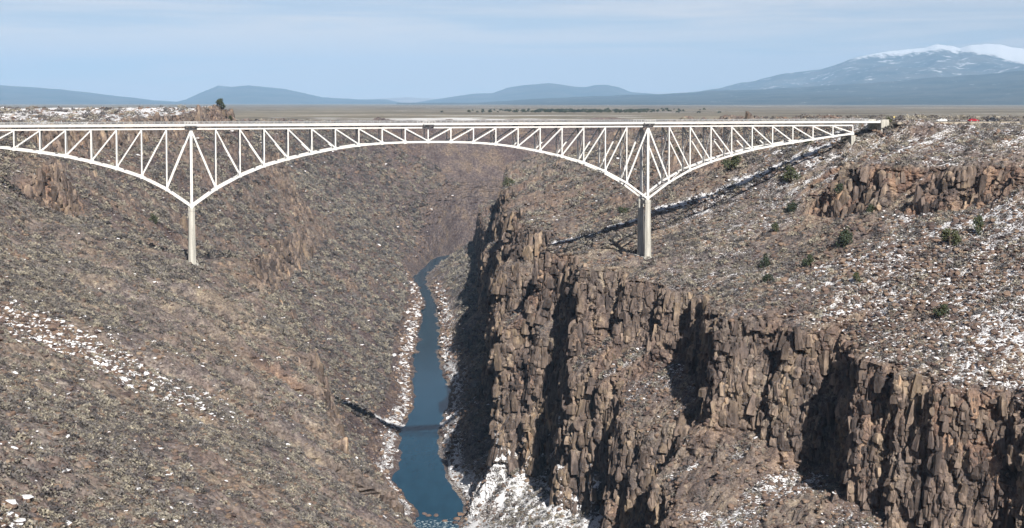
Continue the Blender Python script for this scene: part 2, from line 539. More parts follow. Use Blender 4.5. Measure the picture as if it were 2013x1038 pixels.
def grid_object(name, GX, GY, GZ, mask, mat, flat=True, dark=None):
    nv, nk = GX.shape
    me = bpy.data.meshes.new(name)
    co = np.stack([GX, GY, GZ + EYE], -1).reshape(-1, 3).astype(np.float32)
    me.vertices.add(nv * nk)
    me.vertices.foreach_set('co', co.ravel())
    a = (np.arange(nv - 1)[:, None] * nk + np.arange(nk - 1)[None, :]).ravel()
    q = np.stack([a, a + 1, a + nk + 1, a + nk], 1).astype(np.int32)
    me.loops.add(q.size); me.polygons.add(len(q))
    me.loops.foreach_set('vertex_index', q.ravel())
    me.polygons.foreach_set('loop_start', np.arange(0, q.size, 4, dtype=np.int32))
    me.update(calc_edges=True)
    if mask is not None:
        at = me.color_attributes.new('mask', 'FLOAT_COLOR', 'POINT')
        c = np.ones((nv * nk, 4), np.float32); c[:, :3] = mask.reshape(-1, 3)
        at.data.foreach_set('color', c.ravel())
    if dark is not None:
        at = me.attributes.new('basalt', 'FLOAT', 'POINT'); at.data.foreach_set('value', dark.ravel().astype(np.float32))
    me.materials.append(mat)
    if flat:
        me.polygons.foreach_set('use_smooth', np.zeros(len(me.polygons), bool))
    return link_mesh(name, me)

# ---- contour tables (plan x against y, metres; z relative to the eye) ----
RIV_R = [(60, 190), (200, 115), (300, 75), (400, 40), (500, -6), (560, -20), (600, -24), (640, -23), (666, -21), (692, -23), (730, -31), (773, -37), (840, -41), (903, -39), (951, -38), (1005, -46), (1086, -53), (1209, -59), (1361, -69), (1473, -82), (1581, -93), (1679, -87), (1760, -78), (1791, -66), (1830, -20), (1880, 120), (1930, 500), (2150, 2200)]
RIV_L = [(60, 160), (200, 92), (300, 50), (400, 14), (500, -34), (560, -50), (610, -54), (640, -48), (666, -43), (692, -54), (730, -62), (773, -62), (840, -66), (903, -63), (951, -66), (1086, -76), (1209, -78), (1361, -84), (1473, -96), (1581, -110), (1679, -103), (1760, -98), (1800, -90), (1840, -66), (1880, -10), (1920, 120), (1960, 400), (2150, 1900)]
R4T = [(60, 290), (250, 196), (330, 172), (358, 152), (368, 134), (386, 130), (395, 117), (404, 117), (408, 109), (417, 109), (421, 103), (463, 104), (467, 94), (471, 87), (482, 88), (488, 70), (530, 70), (553, 68), (560, 58), (572, 58), (579, 45), (592, 45), (600, 26), (640, 25), (652, 12), (690, 16), (742, 27), (772, 6), (800, 3), (895, 8), (925, -4), (1095, 2), (1128, -9), (1252, -7), (1400, -6), (1500, -8), (1600, -2), (1700, 25), (1780, 120), (1850, 560), (1990, 2300)]
R2T = [(60, 262), (300, 128), (350, 100), (368, 84), (392, 82), (404, 66), (428, 66), (434, 55), (446, 56), (451, 48), (474, 52), (486, 46), (506, 57), (513, 45), (525, 45), (531, 40), (558, 41), (564, 33), (572, 34), (579, 25), (630, 22), (637, 10), (648, 9), (655, -4), (676, -4), (690, -1), (736, 17), (764, -8), (800, -9), (880, -3), (905, -11), (1080, -8), (1110, -19), (1252, -22), (1400, -26), (1500, -32), (1600, -36), (1700, -22), (1780, 50), (1850, 400), (1990, 2280)]
R8T = [(60, 420), (250, 310), (400, 258), (500, 225), (560, 202), (600, 178), (622, 161), (660, 156), (700, 160), (900, 158), (1252, 150), (1450, 175), (1560, 260), (1650, 500), (1740, 1300), (1850, 2000), (1990, 3400)]
LEDGE = [(60, 48), (377, 52), (440, 50), (490, 42), (530, 30), (570, 17), (613, 11), (700, 8), (1000, 9), (2000, 12)]

def build_right():
    # rows follow the stepped plan of the cliff edge, so that faces turned to the south get as many as those turned west
    yd = np.arange(210, 2150, 0.1)
    st = np.interp(yd, [210, 285, 300, 640, 660, 900, 1300, 1760, 2150], [1.6, 1.4, 0.62, 0.62, 1.1, 1.3, 1.9, 3.0, 11])
    dx = np.abs(np.gradient(table(yd, R4T, 1.2), yd)) + 0.6 * np.abs(np.gradient(table(yd, R2T, 1.2), yd))
    acc = np.cumsum(np.hypot(1.0, np.minimum(dx, 3.0)) * 0.1 / st)
    Y = np.interp(np.arange(acc[0], acc[-1], 1.0), acc, yd); Y[-1] = 2150
    r0 = table(Y, RIV_R, 8) + 2.2 * fbm(Y / 17, Y * 0, None, 3, 3)
    r8 = table(Y, R8T, 14)
    wob = 1.8 * fbm(Y / 11, Y * 0 + 1.7, None, 11, 2) + 0.9 * vnoise(Y / 3.1, Y * 0, None, 13)
    r4 = table(Y, R4T, 1.2) + wob + 1.0
    r3 = table(Y + 5.0 + 2.5 * vnoise(Y / 12, Y * 0 + 5, None, 14), R4T, 1.5) - 4.0 + 2.0 * fbm(Y / 9, Y * 0 + 7, None, 26, 2)
    r2 = table(Y, R2T, 1.2) + 2.2 * fbm(Y / 9, Y * 0 + 8, None, 15, 3)
    r1 = table(Y + 5.5, R2T, 1.5) - 5.0 + 2.0 * fbm(Y / 10, Y * 0 + 2, None, 17, 2)
    r1 = np.maximum(r1, r0 + 4.0); r2 = np.maximum(r2, r1 + 3); r3 = np.maximum(r3, r2 + 2); r4 = np.maximum(r4, r3 + 2.5)
    z4 = table(Y, [(0, -84), (320, -80), (377, -78), (440, -75), (523, -73), (609, -69), (699, -67), (1252, -70), (1990, -70)], 10) + 1.5 * fbm(Y / 25, Y * 0, None, 18, 2)
    z3 = table(Y, [(0, -126), (395, -123), (418, -117), (455, -116), (468, -107), (490, -106), (530, -100), (570, -95), (613, -95), (700, -94), (760, -84), (820, -96), (900, -104), (1400, -112), (1990, -112)], 10) + 3 * fbm(Y / 30, Y * 0, None, 19, 2)
    z2 = table(Y, [(0, -146), (380, -141), (440, -131), (490, -127), (530, -119), (570, -108), (613, -104), (700, -102), (760, -89), (820, -104), (900, -112), (1400, -117), (1990, -117)], 10) + 3 * fbm(Y / 20, Y * 0 + 4, None, 29, 2)
    z1 = table(Y, [(0, -162), (500, -160), (584, -160), (660, -163), (760, -157), (850, -157), (1990, -152)]) + 3 * fbm(Y / 25, Y * 0, None, 20, 2)
    # upper slope with its outcrop band
    r4s = table(Y, [(p[0], p[1]) for p in R4T], 22)
    r5 = np.maximum(r4s + 24, r4 + 5); z5 = z4 + table(Y, [(0, 10), (480, 11), (540, 8), (600, 5.5), (640, 5), (2000, 9)])
    def fr(t): return r5 + (r8 - r5) * t
    r6 = np.where((Y > 300), table(Y, [(60, 300), (300, 240), (400, 203), (450, 180), (500, 158), (570, 129), (600, 114), (650, 92), (700, 84), (900, 78), (1252, 66), (1450, 85), (1560, 140), (1650, 290), (1740, 750), (1850, 1400), (1990, 2800)], 10), r5 + 10)
    r6 = np.clip(r6 + 4 * fbm(Y / 22, Y * 0, None, 21, 2), r5 + 6, r8 - 30)
    band = sstep(430, 455, Y) * (1 - sstep(590, 650, Y)) + 0.35 * sstep(690, 760, Y)
    band = np.clip(band * (0.70 + 1.0 * vnoise(Y / 16, Y * 0, None, 22) + 0.5 * vnoise(Y / 5, Y * 0, None, 27)), 0, 1)
    z6 = table(Y, [(0, -34), (450, -31), (500, -37), (570, -46), (620, -45), (700, -40), (2000, -42)])
    z8 = table(Y, [(0, -9.5), (500, -10), (600, -9.8), (640, -8.9), (760, -8.9), (860, -10), (1100, -14), (1500, -22), (1990, -24)]) + 0.5 * fbm(Y / 30, Y * 0, None, 23, 2)
    tt = 0.16 + 0.25 * (1 - band)
    g = 7 * bell(Y, 478, 6) * 1.2 + 5 * bell(Y, 540, 4) + 4.0 * vnoise(Y / 7, Y * 0, None, 24) + 2.0 * vnoise(Y / 3, Y * 0, None, 28)
    r7 = r6 + (r8 - r6) * tt + g * band; z7 = z6 + (z8 - z6) * (0.55 * band + (1 - band) * 0.44)
    r7 = np.clip(r7, r6 + 4, r8 - 12)
    r9 = r8 + 40; z9 = z8 + 0.4
    r10 = r9 + 260; z10 = z9 * 1.0
    r11 = r9 * 0 + 6000; z11 = np.minimum(z9, -10) - 1.5
    rb = r0 - 12
    X = [rb, r0, r1, r2, r3, r4, r5, r6, r7, r8, r9, r10, r11]
    Z = [r0 * 0 - 192, r0 * 0 - 189.6, z1, z2, z3, z4, z5, z6, z7, z8, z9, z10, z11]
    nsub = [3, 44, 56, 30, 62, 26, 60, 40, 50, 22, 30, 8]
    pw = [1, 1.0, 1.0, 1.0, 1.0, 1.0, 1.0, 1.0, 1.0, 1.0, 1.6, 2.5]
    GX, GY, GZ = wall_mesh('gorge_wall_east', Y, X, Z, nsub, pw, None, 1)
    d0 = (GX - r0[:, None])
    GX2, GY2, GZ2, cliff = displace(GX, GY, GZ, 1.0, 100, 0.45 + 1.1 * ((GZ < -88) & (GY < 640)) + 0.55 * (GY > 700))
    # keep the rim, the plateau and the waterline calm
    talus = GX < (r1[:, None] - 0.5)
    cliff = np.where(talus, 0.0, cliff)
    calm = np.maximum(sstep(0, 14, GX - r8[:, None]), 1 - sstep(0, 9, d0))
    calm = np.maximum(calm, 0.6 * talus)
    fa = 1 - 0.85 * calm
    GX = GX + (GX2 - GX) * fa; GY = GY + (GY2 - GY) * fa; GZ = GZ + (GZ2 - GZ) * fa
    ac, dzz = bridge_across(GX, GY, GZ)
    reg = sstep(72, 86, GX) * (1 - sstep(138, 152, GX)) * (dzz > 4) * (GY < 820) * (0.75 + 0.9 * fbm(GX / 16, GY / 16, None, 37, 2))
    GZ = GZ + reg * (3.0 * np.exp(-((ac + 8) / 6.0) ** 2) - 2.2 * np.exp(-((ac - 6) / 7.0) ** 2))
    # level pad for the east pier
    pad = np.exp(-(((GX - 55) / 7) ** 2 + ((GY - 602) / 9) ** 2) ** 2)
    GZ = GZ * (1 - pad) + (-63.8) * pad
    # shoulder of ground under the east end of the trusses
    pad = np.exp(-(((GX - 150) / 9) ** 2 + ((GY - 624) / 10) ** 2) ** 2)
    GZ = np.maximum(GZ, GZ * (1 - pad) + (-14.6) * pad)
    snow = 0.27 + 0.24 * sstep(60, 160, GX) * (1 - sstep(640, 760, GY)) - 0.25 * sstep(650, 1000, GY) + 0.22 * fbm(GX / 28, GY / 28, None, 35, 3)
    snow = snow - 0.30 * np.exp(-((GX - 135) / 26) ** 2 - ((GY - 555) / 40) ** 2) + 0.08 * np.exp(-((GX - 125) / 35) ** 2 - ((GY - 430) / 60) ** 2)
    snow = snow - 0.40 * cliff
    bank = (d0 > 0) * np.exp(-((d0 - 3) / 7.0) ** 2)
    snow = np.maximum(snow, 0.10 + (0.68 - 0.5 * sstep(1350, 1550, GY)) * bank)
    snow = snow + 0.16 * ((GX < r3[:, None]) & (GX > r2[:, None]) & (GY < 640)) * (1 - cliff)
    tal = sstep(520, 560, GY) * (1 - sstep(650, 720, GY)) * (GX < r1[:, None] + 2) * (d0 > 2)
    snow = np.maximum(snow, tal * (0.85 + 0.30 * fbm(GX / 12, GY / 12, None, 31, 2)))
    snow = snow + bridge_snow(GX, GY, GZ)
    red = 0.55 + 0.45 * fbm(GX / 30, GY / 30, GZ / 30, 33, 2)
    red = np.where((GZ > -50) & (GY < 640), 1.0, red)
    plateau = sstep(0, 10, GX - r8[:, None])
    snow = np.where(plateau > 0.5, 0.42 - 0.3 * sstep(640, 900, GY), snow)
    mask = np.stack([np.clip(cliff, 0, 1), np.clip(snow, 0, 1), np.clip(red, 0, 1)], -1)
    o = grid_object('gorge_wall_east', GX, GY, GZ, mask, M['terrain'], dark=np.clip(0.05 + 0.5 * fbm(GX / 40, GY / 50, None, 36, 3), 0, 1))
    tag(o, 'steep snow flecked east side of the gorge with stepped basalt cliffs', 'gorge wall', kind='structure')
    return dict(X=GX, Y=GY, Z=GZ, cliff=cliff, d0=d0, rim=GX - r8[:, None], snow=snow)

def bridge_across(GX, GY, GZ):
    """distance from the bridge line, measured along the sun's rays: 0 to 9 lies in the shade of the deck"""
    dz = -9.0 - GZ
    run = dz / math.tan(R(SUN_EL))
    bx = GX + run * math.sin(R(SUN_AZ)) - P0.x; by = GY - run * math.cos(R(SUN_AZ)) - P0.y
    return bx * BN.x + by * BN.y, dz

def bridge_snow(GX, GY, GZ):
    """snow kept in the strip that the bridge shades earlier in the day"""
    dz = -11.0 - GZ
    run = dz / math.tan(R(SUN_EL))
    bx = GX + run * math.sin(R(SUN_AZ)) - P0.x; by = GY - run * math.cos(R(SUN_AZ)) - P0.y
    across = bx * BN.x + by * BN.y
    k = (dz > 3) * np.exp(-((across - 14) / 5.0) ** 2)
    return 0.75 * k

def build_left():
    Y = rows([(60, 130, 1.0), (130, 560, 0.66), (560, 760, 0.95), (760, 1300, 1.5), (1300, 1980, 2.0), (1980, 2150, 6)])
    l0 = table(Y, RIV_L, 8) + 2.2 * fbm(Y / 17, Y * 0, None, 4, 3)
    l2 = table(Y, [(60, 112), (100, 95), (200, 45), (250, 20), (296, -1), (312, -24), (318, -10), (349, -25), (364, -50), (371, -32), (389, -40), (404, -70), (411, -50), (440, -58), (456, -82), (463, -61), (490, -68), (506, -94), (513, -73), (553, -81), (566, -104), (573, -88), (588, -96), (602, -111), (650, -128), (750, -152), (900, -163), (1100, -170), (1361, -180), (1500, -195), (1600, -197), (1700, -184), (1780, -145), (1850, -72), (1910, 40), (1970, 250), (2150, 1600)], 1.6)
    rim = table(Y, [(60, -42), (130, -85), (200, -110), (300, -150), (400, -182), (450, -195), (532, -217), (600, -230), (700, -245), (800, -258), (900, -266), (1100, -268), (1210, -250), (1250, -240), (1290, -262), (1361, -285), (1500, -292), (1600, -288), (1700, -272), (1800, -236), (1900, -165), (1980, -45), (2050, 150), (2150, 1400)], 6)
    nb = 3.2 * fbm(Y / 26, Y * 0 + 1.1, None, 61, 2) + 1.8 * vnoise(Y / 7, Y * 0, None, 62)
    l2 = l2 + 0.6 * nb + 2
    l1 = l2 + table(Y, [(60, 9), (1100, 9), (1400, 20), (1990, 24)]) + 2 * fbm(Y / 15, Y * 0 + 3, None, 63, 2)
    l1 = np.minimum(l1, l0 - 8); l2 = np.minimum(l2, l1 - 4)
    z2 = table(Y, [(60, -112), (300, -106), (349, -103), (387, -98), (466, -93), (515, -90), (553, -87), (588, -80), (602, -68), (640, -78), (750, -98), (1000, -100), (1990, -100)], 6)
    z1 = z2 - table(Y, [(60, 26), (560, 34), (640, 30), (750, 26), (1150, 22), (1400, 14), (1990, 14)]) + 4 * fbm(Y / 40, Y * 0, None, 64, 2)
    z6 = table(Y, [(60, -9), (500, -11), (700, -12), (900, -14), (1050, -13), (1170, -9), (1235, -5), (1290, -18), (1400, -22), (1990, -24)]) + 0.5 * fbm(Y / 25, Y * 0, None, 65, 2)
    r4 = rim + 40; z4 = np.full_like(Y, -46.0) + 2 * fbm(Y / 40, Y * 0, None, 66, 2)
    ob = bell(Y, 655, 40)
    r4 = r4 + 3 * ob * vnoise(Y / 9, Y * 0, None, 67)
    z4 = z4 - 6 * ob
    t3 = table(Y, [(60, 0.5), (500, 0.55), (556, 0.57), (600, 0.85), (640, 0.6), (1990, 0.5)])
    l3 = r4 + (l2 - r4) * t3
    z3 = z4 + (z2 - z4) * table(Y, [(60, 0.44), (330, 0.46), (500, 0.42), (554, 0.40), (600, 0.78), (640, 0.55), (1990, 0.5)])
    # beyond the bridge the rim is a cliff band; near it a rubble slope with one outcrop
    far = sstep(680, 800, Y)
    r5 = rim + 17 + 14 * ob - 9 * far + 2 * (far + ob) * vnoise(Y / 8, Y * 0, None, 68)
    z5 = -27.0 + 0 * Y + 1 * ob
    z5 = np.where(far > 0, z5 * (1 - far) + far * (z6 - table(Y, [(0, 16), (1250, 15), (1400, 8), (1990, 7)])), z5)
    r7 = rim - 25; z7 = z6 + 0.5
    r8 = rim - 300; z8 = table(Y, [(60, -8), (700, -7), (1240, -5), (1290, -19), (1400, -23), (1990, -25)])
    r9 = rim * 0 - 7000; z9 = z8 - 6
    lb = l0 + 12
    X = [lb, l0, l1, l2, l3, r4, r5, rim, r7, r8, r9]
    Z = [l0 * 0 - 192, l0 * 0 - 189.6, z1, z2, z3, z4, z5, z6, z7, z8, z9]
    nsub = [3, 62, 40, 64, 56, 36, 22, 14, 26, 8]
    pw = [1, 1.0, 1, 1, 1, 1, 1, 1, 1.6, 2.5]
    GX, GY, GZ = wall_mesh('gorge_wall_west', Y, X, Z, nsub, pw, None, 1)
    d0 = l0[:, None] - GX
    GX2, GY2, GZ2, cliff = displace(GX, GY, GZ, 0.8, 200, 0.5 + 0.5 * np.maximum(sstep(600, 720, GY), 1 - sstep(6, 34, l2[:, None] - GX)))
    cliff = cliff * (1 - 0.8 * sstep(1300, 1500, GY)) * (GX < l1[:, None] + 1)
    calm = np.maximum(sstep(0, 14, rim[:, None] - GX), 1 - sstep(0, 9, d0))
    fa = 1 - 0.85 * calm
    GX = GX + (GX2 - GX) * fa; GY = GY + (GY2 - GY) * fa; GZ = GZ + (GZ2 - GZ) * fa
    # downhill chutes on the long talus beyond the bridge
    tal = (d0 > 6) * sstep(640, 720, GY) * (1 - sstep(-20, 0, GX - rim[:, None] - 0)) * 0
    ch = sstep(8, 30, d0) * sstep(600, 700, GY) * (1 - sstep(160, 190, d0))
    GZ = GZ + ch * (1 - cliff) * (2.6 * fbm(GY / 16 + GX / 60, GX / 90, None, 70, 3))
    # the bench by the west pier ends in a low crest with a hollow behind it that the bridge shades
    cl = 572 + 0.10 * (GX + 122)
    side = sstep(-250, -215, GX) * (1 - sstep(-172, -156, GX))
    GZ = GZ + side * (2.2 * (1 - sstep(-152, -132, GX)) * np.exp(-((GY - cl) / 11.0) ** 2) - (8.5 - 5.0 * sstep(-150, -125, GX)) * sstep(2, 26, GY - cl) * (1 - sstep(46, 95, GY - cl)))
    flat = np.exp(-(((GX + 131) / 25) ** 2 + ((GY - 612) / 32) ** 2) ** 2)
    GZ = GZ * (1 - flat) + (-64.4 + 0.4 * fbm(GX / 5, GY / 5, None, 76, 2)) * flat
    pad = np.exp(-(((GX + 121) / 6) ** 2 + ((GY - 557) / 7) ** 2) ** 2)
    GZ = GZ * (1 - pad) + (-61.8) * pad
    snow = 0.10 + 0.12 * fbm(GX / 30, GY / 30, None, 71, 2) - 0.25 * cliff
    bank = (d0 > 0) * np.exp(-((d0 - 3) / 5.5) ** 2)
    snow = np.maximum(snow, 0.05 + (0.62 - 0.4 * sstep(1350, 1550, GY)) * bank)
    snow = np.maximum(snow, 0.34 * np.exp(-((GX + 97) / 20) ** 2 - ((GY - 328) / 15) ** 2))
    snow = np.maximum(snow, 0.85 * np.exp(-(((GX + 131) / 22) ** 2 + ((GY - 628) / 14) ** 2) ** 2))
    snow = snow + bridge_snow(GX, GY, GZ)
    plateau = sstep(0, 8, rim[:, None] - GX)
    snow = np.where(plateau > 0.5, 0.64 - 0.32 * sstep(1300, 1500, GY), snow)
    red = 0.45 + 0.45 * fbm(GX / 30, GY / 30, GZ / 30, 73, 2) + 0.6 * bell(GY, 655, 50) * (GZ > -62) - 0.6 * sstep(1200, 1450, GY)
    mask = np.stack([np.clip(cliff, 0, 1), np.clip(snow, 0, 1), np.clip(red, 0, 1)], -1)
    o = grid_object('gorge_wall_west', GX, GY, GZ, mask, M['terrain'], dark=np.clip(sstep(590, 700, GY) * (rim[:, None] < GX) * 0.8 + 0.35 * (fbm(GX / 45, GY / 60, None, 75, 3) > 0.12), 0, 1))
    tag(o, 'scrub covered west side of the gorge falling from the rim to the river', 'gorge wall', kind='structure')
    return dict(X=GX, Y=GY, Z=GZ, cliff=cliff, d0=d0, rim=rim[:, None] - GX, snow=snow)

TR = build_right()
TL = build_left()

# river
def build_river():
    Y = np.concatenate([np.arange(210, 700, 4.0), np.arange(700, 2150, 10.0)])
    a = table(Y, RIV_L, 8) - 5; b = table(Y, RIV_R, 8) + 5
    t = np.linspace(0, 1, 25)
    GX = a[:, None] + (b - a)[:, None] * t; GY = np.repeat(Y[:, None], 25, 1)
    GZ = np.full_like(GX, -190.0)
    o = grid_object('river', GX, GY, GZ, None, M['water'])
    fo = o.data.attributes.new('foam', 'FLOAT', 'POINT')
    f = (1 - sstep(655, 672, GY)) + 0.35 * np.exp(-((GY - 1085) / 25) ** 2)
    fo.data.foreach_set('value', f.ravel().astype(np.float32))
    tag(o, 'dark blue green river winding along the gorge floor', 'river', kind='structure')
build_river()

# the plain to the horizon
def build_plain():
    Y = np.concatenate([np.linspace(2146, 4000, 30), np.linspace(4300, 58000, 60)])
    X = np.concatenate([-np.geomspace(200, 40000, 46)[::-1], [0], np.geomspace(200, 40000, 46)])
    GX, GY = np.meshgrid(X, Y)
    GZ = -25.5 + 2.0 * fbm(GX / 700, GY / 700, None, 80, 3) - 2.5 + 2.5 * sstep(2150, 2500, GY)
    o = grid_object('desert_plain', GX, GY, GZ, None, M['plain'])
    tag(o, 'flat sagebrush plain reaching to the mountains', 'plain', kind='structure')
build_plain()

# ================================================================== mountains on the horizon
F = 2864.0
def ridge(name, label, D, W, outline, mat, seed, rough=0.3, na=260, nb=60, cap=None):
    """outline: (image column, height above eye in pixels at this distance) turned into real metres at distance D"""
    o = np.array(outline, float)
    ax = (o[:, 0] - 1006.5) / F * D; hz = o[:, 1] / F * D
    x = np.linspace(ax[0], ax[-1], na)
    H = np.interp(x, ax, hz) + 0.03 * hz.max() * fbm(x / (0.02 * D), x * 0, None, seed, 3)
    H = np.maximum(H, 0)
    b = np.concatenate([np.linspace(0, 1, nb), 1 + np.linspace(0.05, 1, 14)])
    GX = np.repeat(x[None, :], len(b), 0) * (1 + (b[:, None] - 1) * W / D)
    GY = D + (b[:, None] - 1) * W + 0 * GX
    warp = 0.16 * fbm(GX / (W * 0.30), GY / (W * 0.9), None, seed + 3, 4)
    bb = np.clip(b[:, None] + warp * np.sin(np.clip(b[:, None], 0, 1) * math.pi), 0, 2)
    prof = np.where(bb <= 1, bb ** 1.25, np.maximum(0, 1 - (bb - 1)) ** 1.2)
    rn = 1 - np.abs(fbm(GX / (W * 0.22), GY / (W * 0.7), None, seed + 7, 4)) * 2
    GZ = -40 + (H[None, :] + 40) * prof * (1 - rough * (1 - prof ** 3) * (1 - rn) * 0.8)
    ob = grid_object(name, GX, GY, GZ, None, mat)
    ob.data.polygons.foreach_set('use_smooth', np.ones(len(ob.data.polygons), bool))
    if cap:
        at = ob.data.attributes.new('snowcap', 'FLOAT', 'POINT')
        hp = GZ / D * F
        lim = np.interp(GX / D * F + 1006.5, [c[0] for c in cap], [c[1] for c in cap])
        at.data.foreach_set('value', np.clip((hp - lim) / 30.0 + 0.42, 0, 1).ravel().astype(np.float32))
    tag(ob, label, 'mountain', kind='structure')

m_far = mat_mountain('far_forest', (0.050, 0.060, 0.050), (0.115, 0.105, 0.085))
m_snow = mat_mountain('snow_mountain_slopes', (0.050, 0.062, 0.058), (0.140, 0.130, 0.115), snowline=True, snow_amt=0.09, scale=0.00085)
m_foot = mat_mountain('foothill_forest', (0.035, 0.048, 0.040), (0.095, 0.090, 0.070), snow_amt=0.03, scale=0.0013)
ridge('snow_mountain', 'broad blue mountain with snow covered summit ridge', 38000, 13500,
      [(1150, -4), (1300, 16), (1380, 25), (1480, 42), (1560, 58), (1610, 66), (1660, 82), (1700, 93), (1740, 100), (1790, 104), (1815, 107), (1840, 114), (1870, 110), (1885, 106), (1905, 112), (1935, 116), (1965, 115), (1990, 109), (2030, 105), (2090, 112), (2200, 90), (2350, 60), (2500, 20)],
      m_snow, 301, 0.75, 420, 130, cap=[(1500, 200), (1680, 86), (1730, 86), (1790, 90), (1840, 98), (1880, 92), (1900, 84), (1935, 76), (1960, 66), (1985, 80), (2020, 88), (2300, 80)])
ridge('foothill', 'long dark forested bench below the snow mountain', 27000, 11000,
      [(780, -6), (900, -2), (1050, 8), (1240, 15), (1350, 20), (1500, 27), (1650, 36), (1800, 46), (1950, 58), (2013, 64), (2150, 75), (2400, 70)], m_foot, 321, 0.25, 400, 70)
ridge('volcanic_dome', 'blue twin humped dome mountain above the bridge centre', 41000, 7600,
      [(800, -3), (860, 8), (930, 18), (970, 19), (1000, 30), (1035, 35), (1080, 39), (1105, 36), (1130, 32), (1150, 31), (1170, 35), (1190, 36), (1215, 31), (1240, 21), (1300, 16), (1400, 5), (1500, -3)], m_far, 341, 0.2)
ridge('volcanic_dome', 'blue dome mountain behind the flat topped mesa', 40000, 7300,
      [(330, -3), (365, 6), (395, 20), (430, 33), (455, 31), (490, 34), (520, 31), (560, 27), (600, 19), (635, 10), (700, 7), (760, 6), (800, -3)], m_far, 361, 0.2)
ridge('shield_mountain', 'low blue shield mountain at the left edge of the horizon', 37000, 9000,
      [(-500, 20), (-250, 36), (-60, 38), (0, 35), (60, 31), (120, 26), (180, 20), (240, 12), (300, 5), (350, 2), (420, -3)], m_far, 381, 0.2)
ridge('far_hills', 'pale far hills in the gap between the two domes', 53000, 4000,
      [(560, 0), (700, 6), (770, 9), (800, 11), (830, 9), (900, 5), (1000, -2)], mat_mountain('pale_sand_hills', (0.36, 0.29, 0.24), (0.44, 0.36, 0.29)), 391, 0.1, 160, 24)

# ================================================================== the bridge
br = empty('deck_truss_bridge', (P0.x, P0.y, 0.0), TH)
tag(br, 'white steel deck truss bridge spanning the gorge on two tall piers', 'bridge')
# local frame: x along the bridge, y across (0 near truss, WID far truss), z world
WID = 8.6
SIDE = [29.6, 23.0, 18.1, 14.8, 12.2, 10.0, 8.4, 7.1, 5.8, 4.6, 3.5]
MAIN = [29.6, 23.0, 18.1, 14.4, 11.8, 9.7, 8.0, 6.75, 6.0, 5.7, 5.6]
def top(s): return EYE + zt(s)
def bot(s):
    if s < 0: d = SIDE[-s]
    elif s <= 10: d = MAIN[s]
    elif s <= 20: d = MAIN[20 - s]
    else: d = SIDE[s - 20]
    return top(s) - d
mcache = {}
def member(name, a, b, w, h):
    m = MB(); m.beam(a, b, w, h, (0, 1, 0)); return m.build(name, M['steel'], br)
S0, S1 = -10, 30
for yy in (0.0, WID):
    for s in range(S0, S1):
        x0, x1 = s * PAN, (s + 1) * PAN
        member('top_chord', (x0, yy, top(s)), (x1, yy, top(s + 1)), 0.50, 0.55)
        member('bottom_chord', (x0, yy, bot(s)), (x1, yy, bot(s + 1)), 0.62, 0.78)
    for s in range(S0, S1 + 1):
        x = s * PAN
        pier = s in (0, 20)
        member('vertical_post', (x, yy, bot(s) + 0.3), (x, yy, top(s) - 0.27), 0.85 if pier else 0.46, 0.95 if pier else 0.46)
        m = MB(); m.box(x - 0.55, x + 0.55, yy - 0.335, yy + 0.335, bot(s) - 0.55, bot(s) + 0.75)
        m.build('gusset_plate', M['steel'], br)
    for s in range(S0, S1 + 1):
        nb = []
        if s <= 0:
            if s - 1 >= S0: nb.append(s - 1)
            if s == 0: nb.append(1)
        elif s < 10: nb.append(s + 1)
        elif s > 20:
            if s + 1 <= S1: nb.append(s + 1)
        elif s == 20: nb += [19, 21]
        elif s > 10: nb.append(s - 1)
        for t in nb:
            big = s in (0, 20)
            member('diagonal_brace', (s * PAN, yy, top(s) - 0.3), (t * PAN, yy, bot(t) + 0.4), 0.48, 0.62 if big else 0.48)
# cross frames between the trusses, floor beams and laterals
for s in range(S0, S1 + 1):
    x = s * PAN
    zb, zq = bot(s), top(s)
    m = MB(); m.beam((x, 0.3, zq + 0.25), (x, WID - 0.3, zq + 0.25), 0.35, 0.9, (1, 0, 0)); m.build('floor_beam', M['steel'], br)
    m = MB(); m.beam((x, 0.3, zb), (x, WID - 0.3, zb), 0.32, 0.45, (1, 0, 0)); m.build('cross_strut', M['steel'], br)
    if zq - zb > 6.5:
        n = 2 if zq - zb > 15 else 1
        for k in range(n):
            za, zc = zb + (zq - zb) * k / n, zb + (zq - zb) * (k + 1) / n
            m = MB(); m.beam((x, 0.3, za + 0.3), (x, WID - 0.3, zc - 0.5), 0.24, 0.24, (1, 0, 0)); m.build('sway_brace', M['steel'], br)
            m = MB(); m.beam((x + 0.26, WID - 0.3, za + 0.3), (x + 0.26, 0.3, zc - 0.5), 0.24, 0.24, (1, 0, 0)); m.build('sway_brace', M['steel'], br)
    if s < S1:
        m = MB(); m.beam((x + 0.4, 0.3 if s % 2 else WID - 0.3, zb + 0.1), (x + PAN - 0.4, WID - 0.3 if s % 2 else 0.3, bot(s + 1) + 0.1), 0.26, 0.26); m.build('lateral_brace', M['steel'], br)
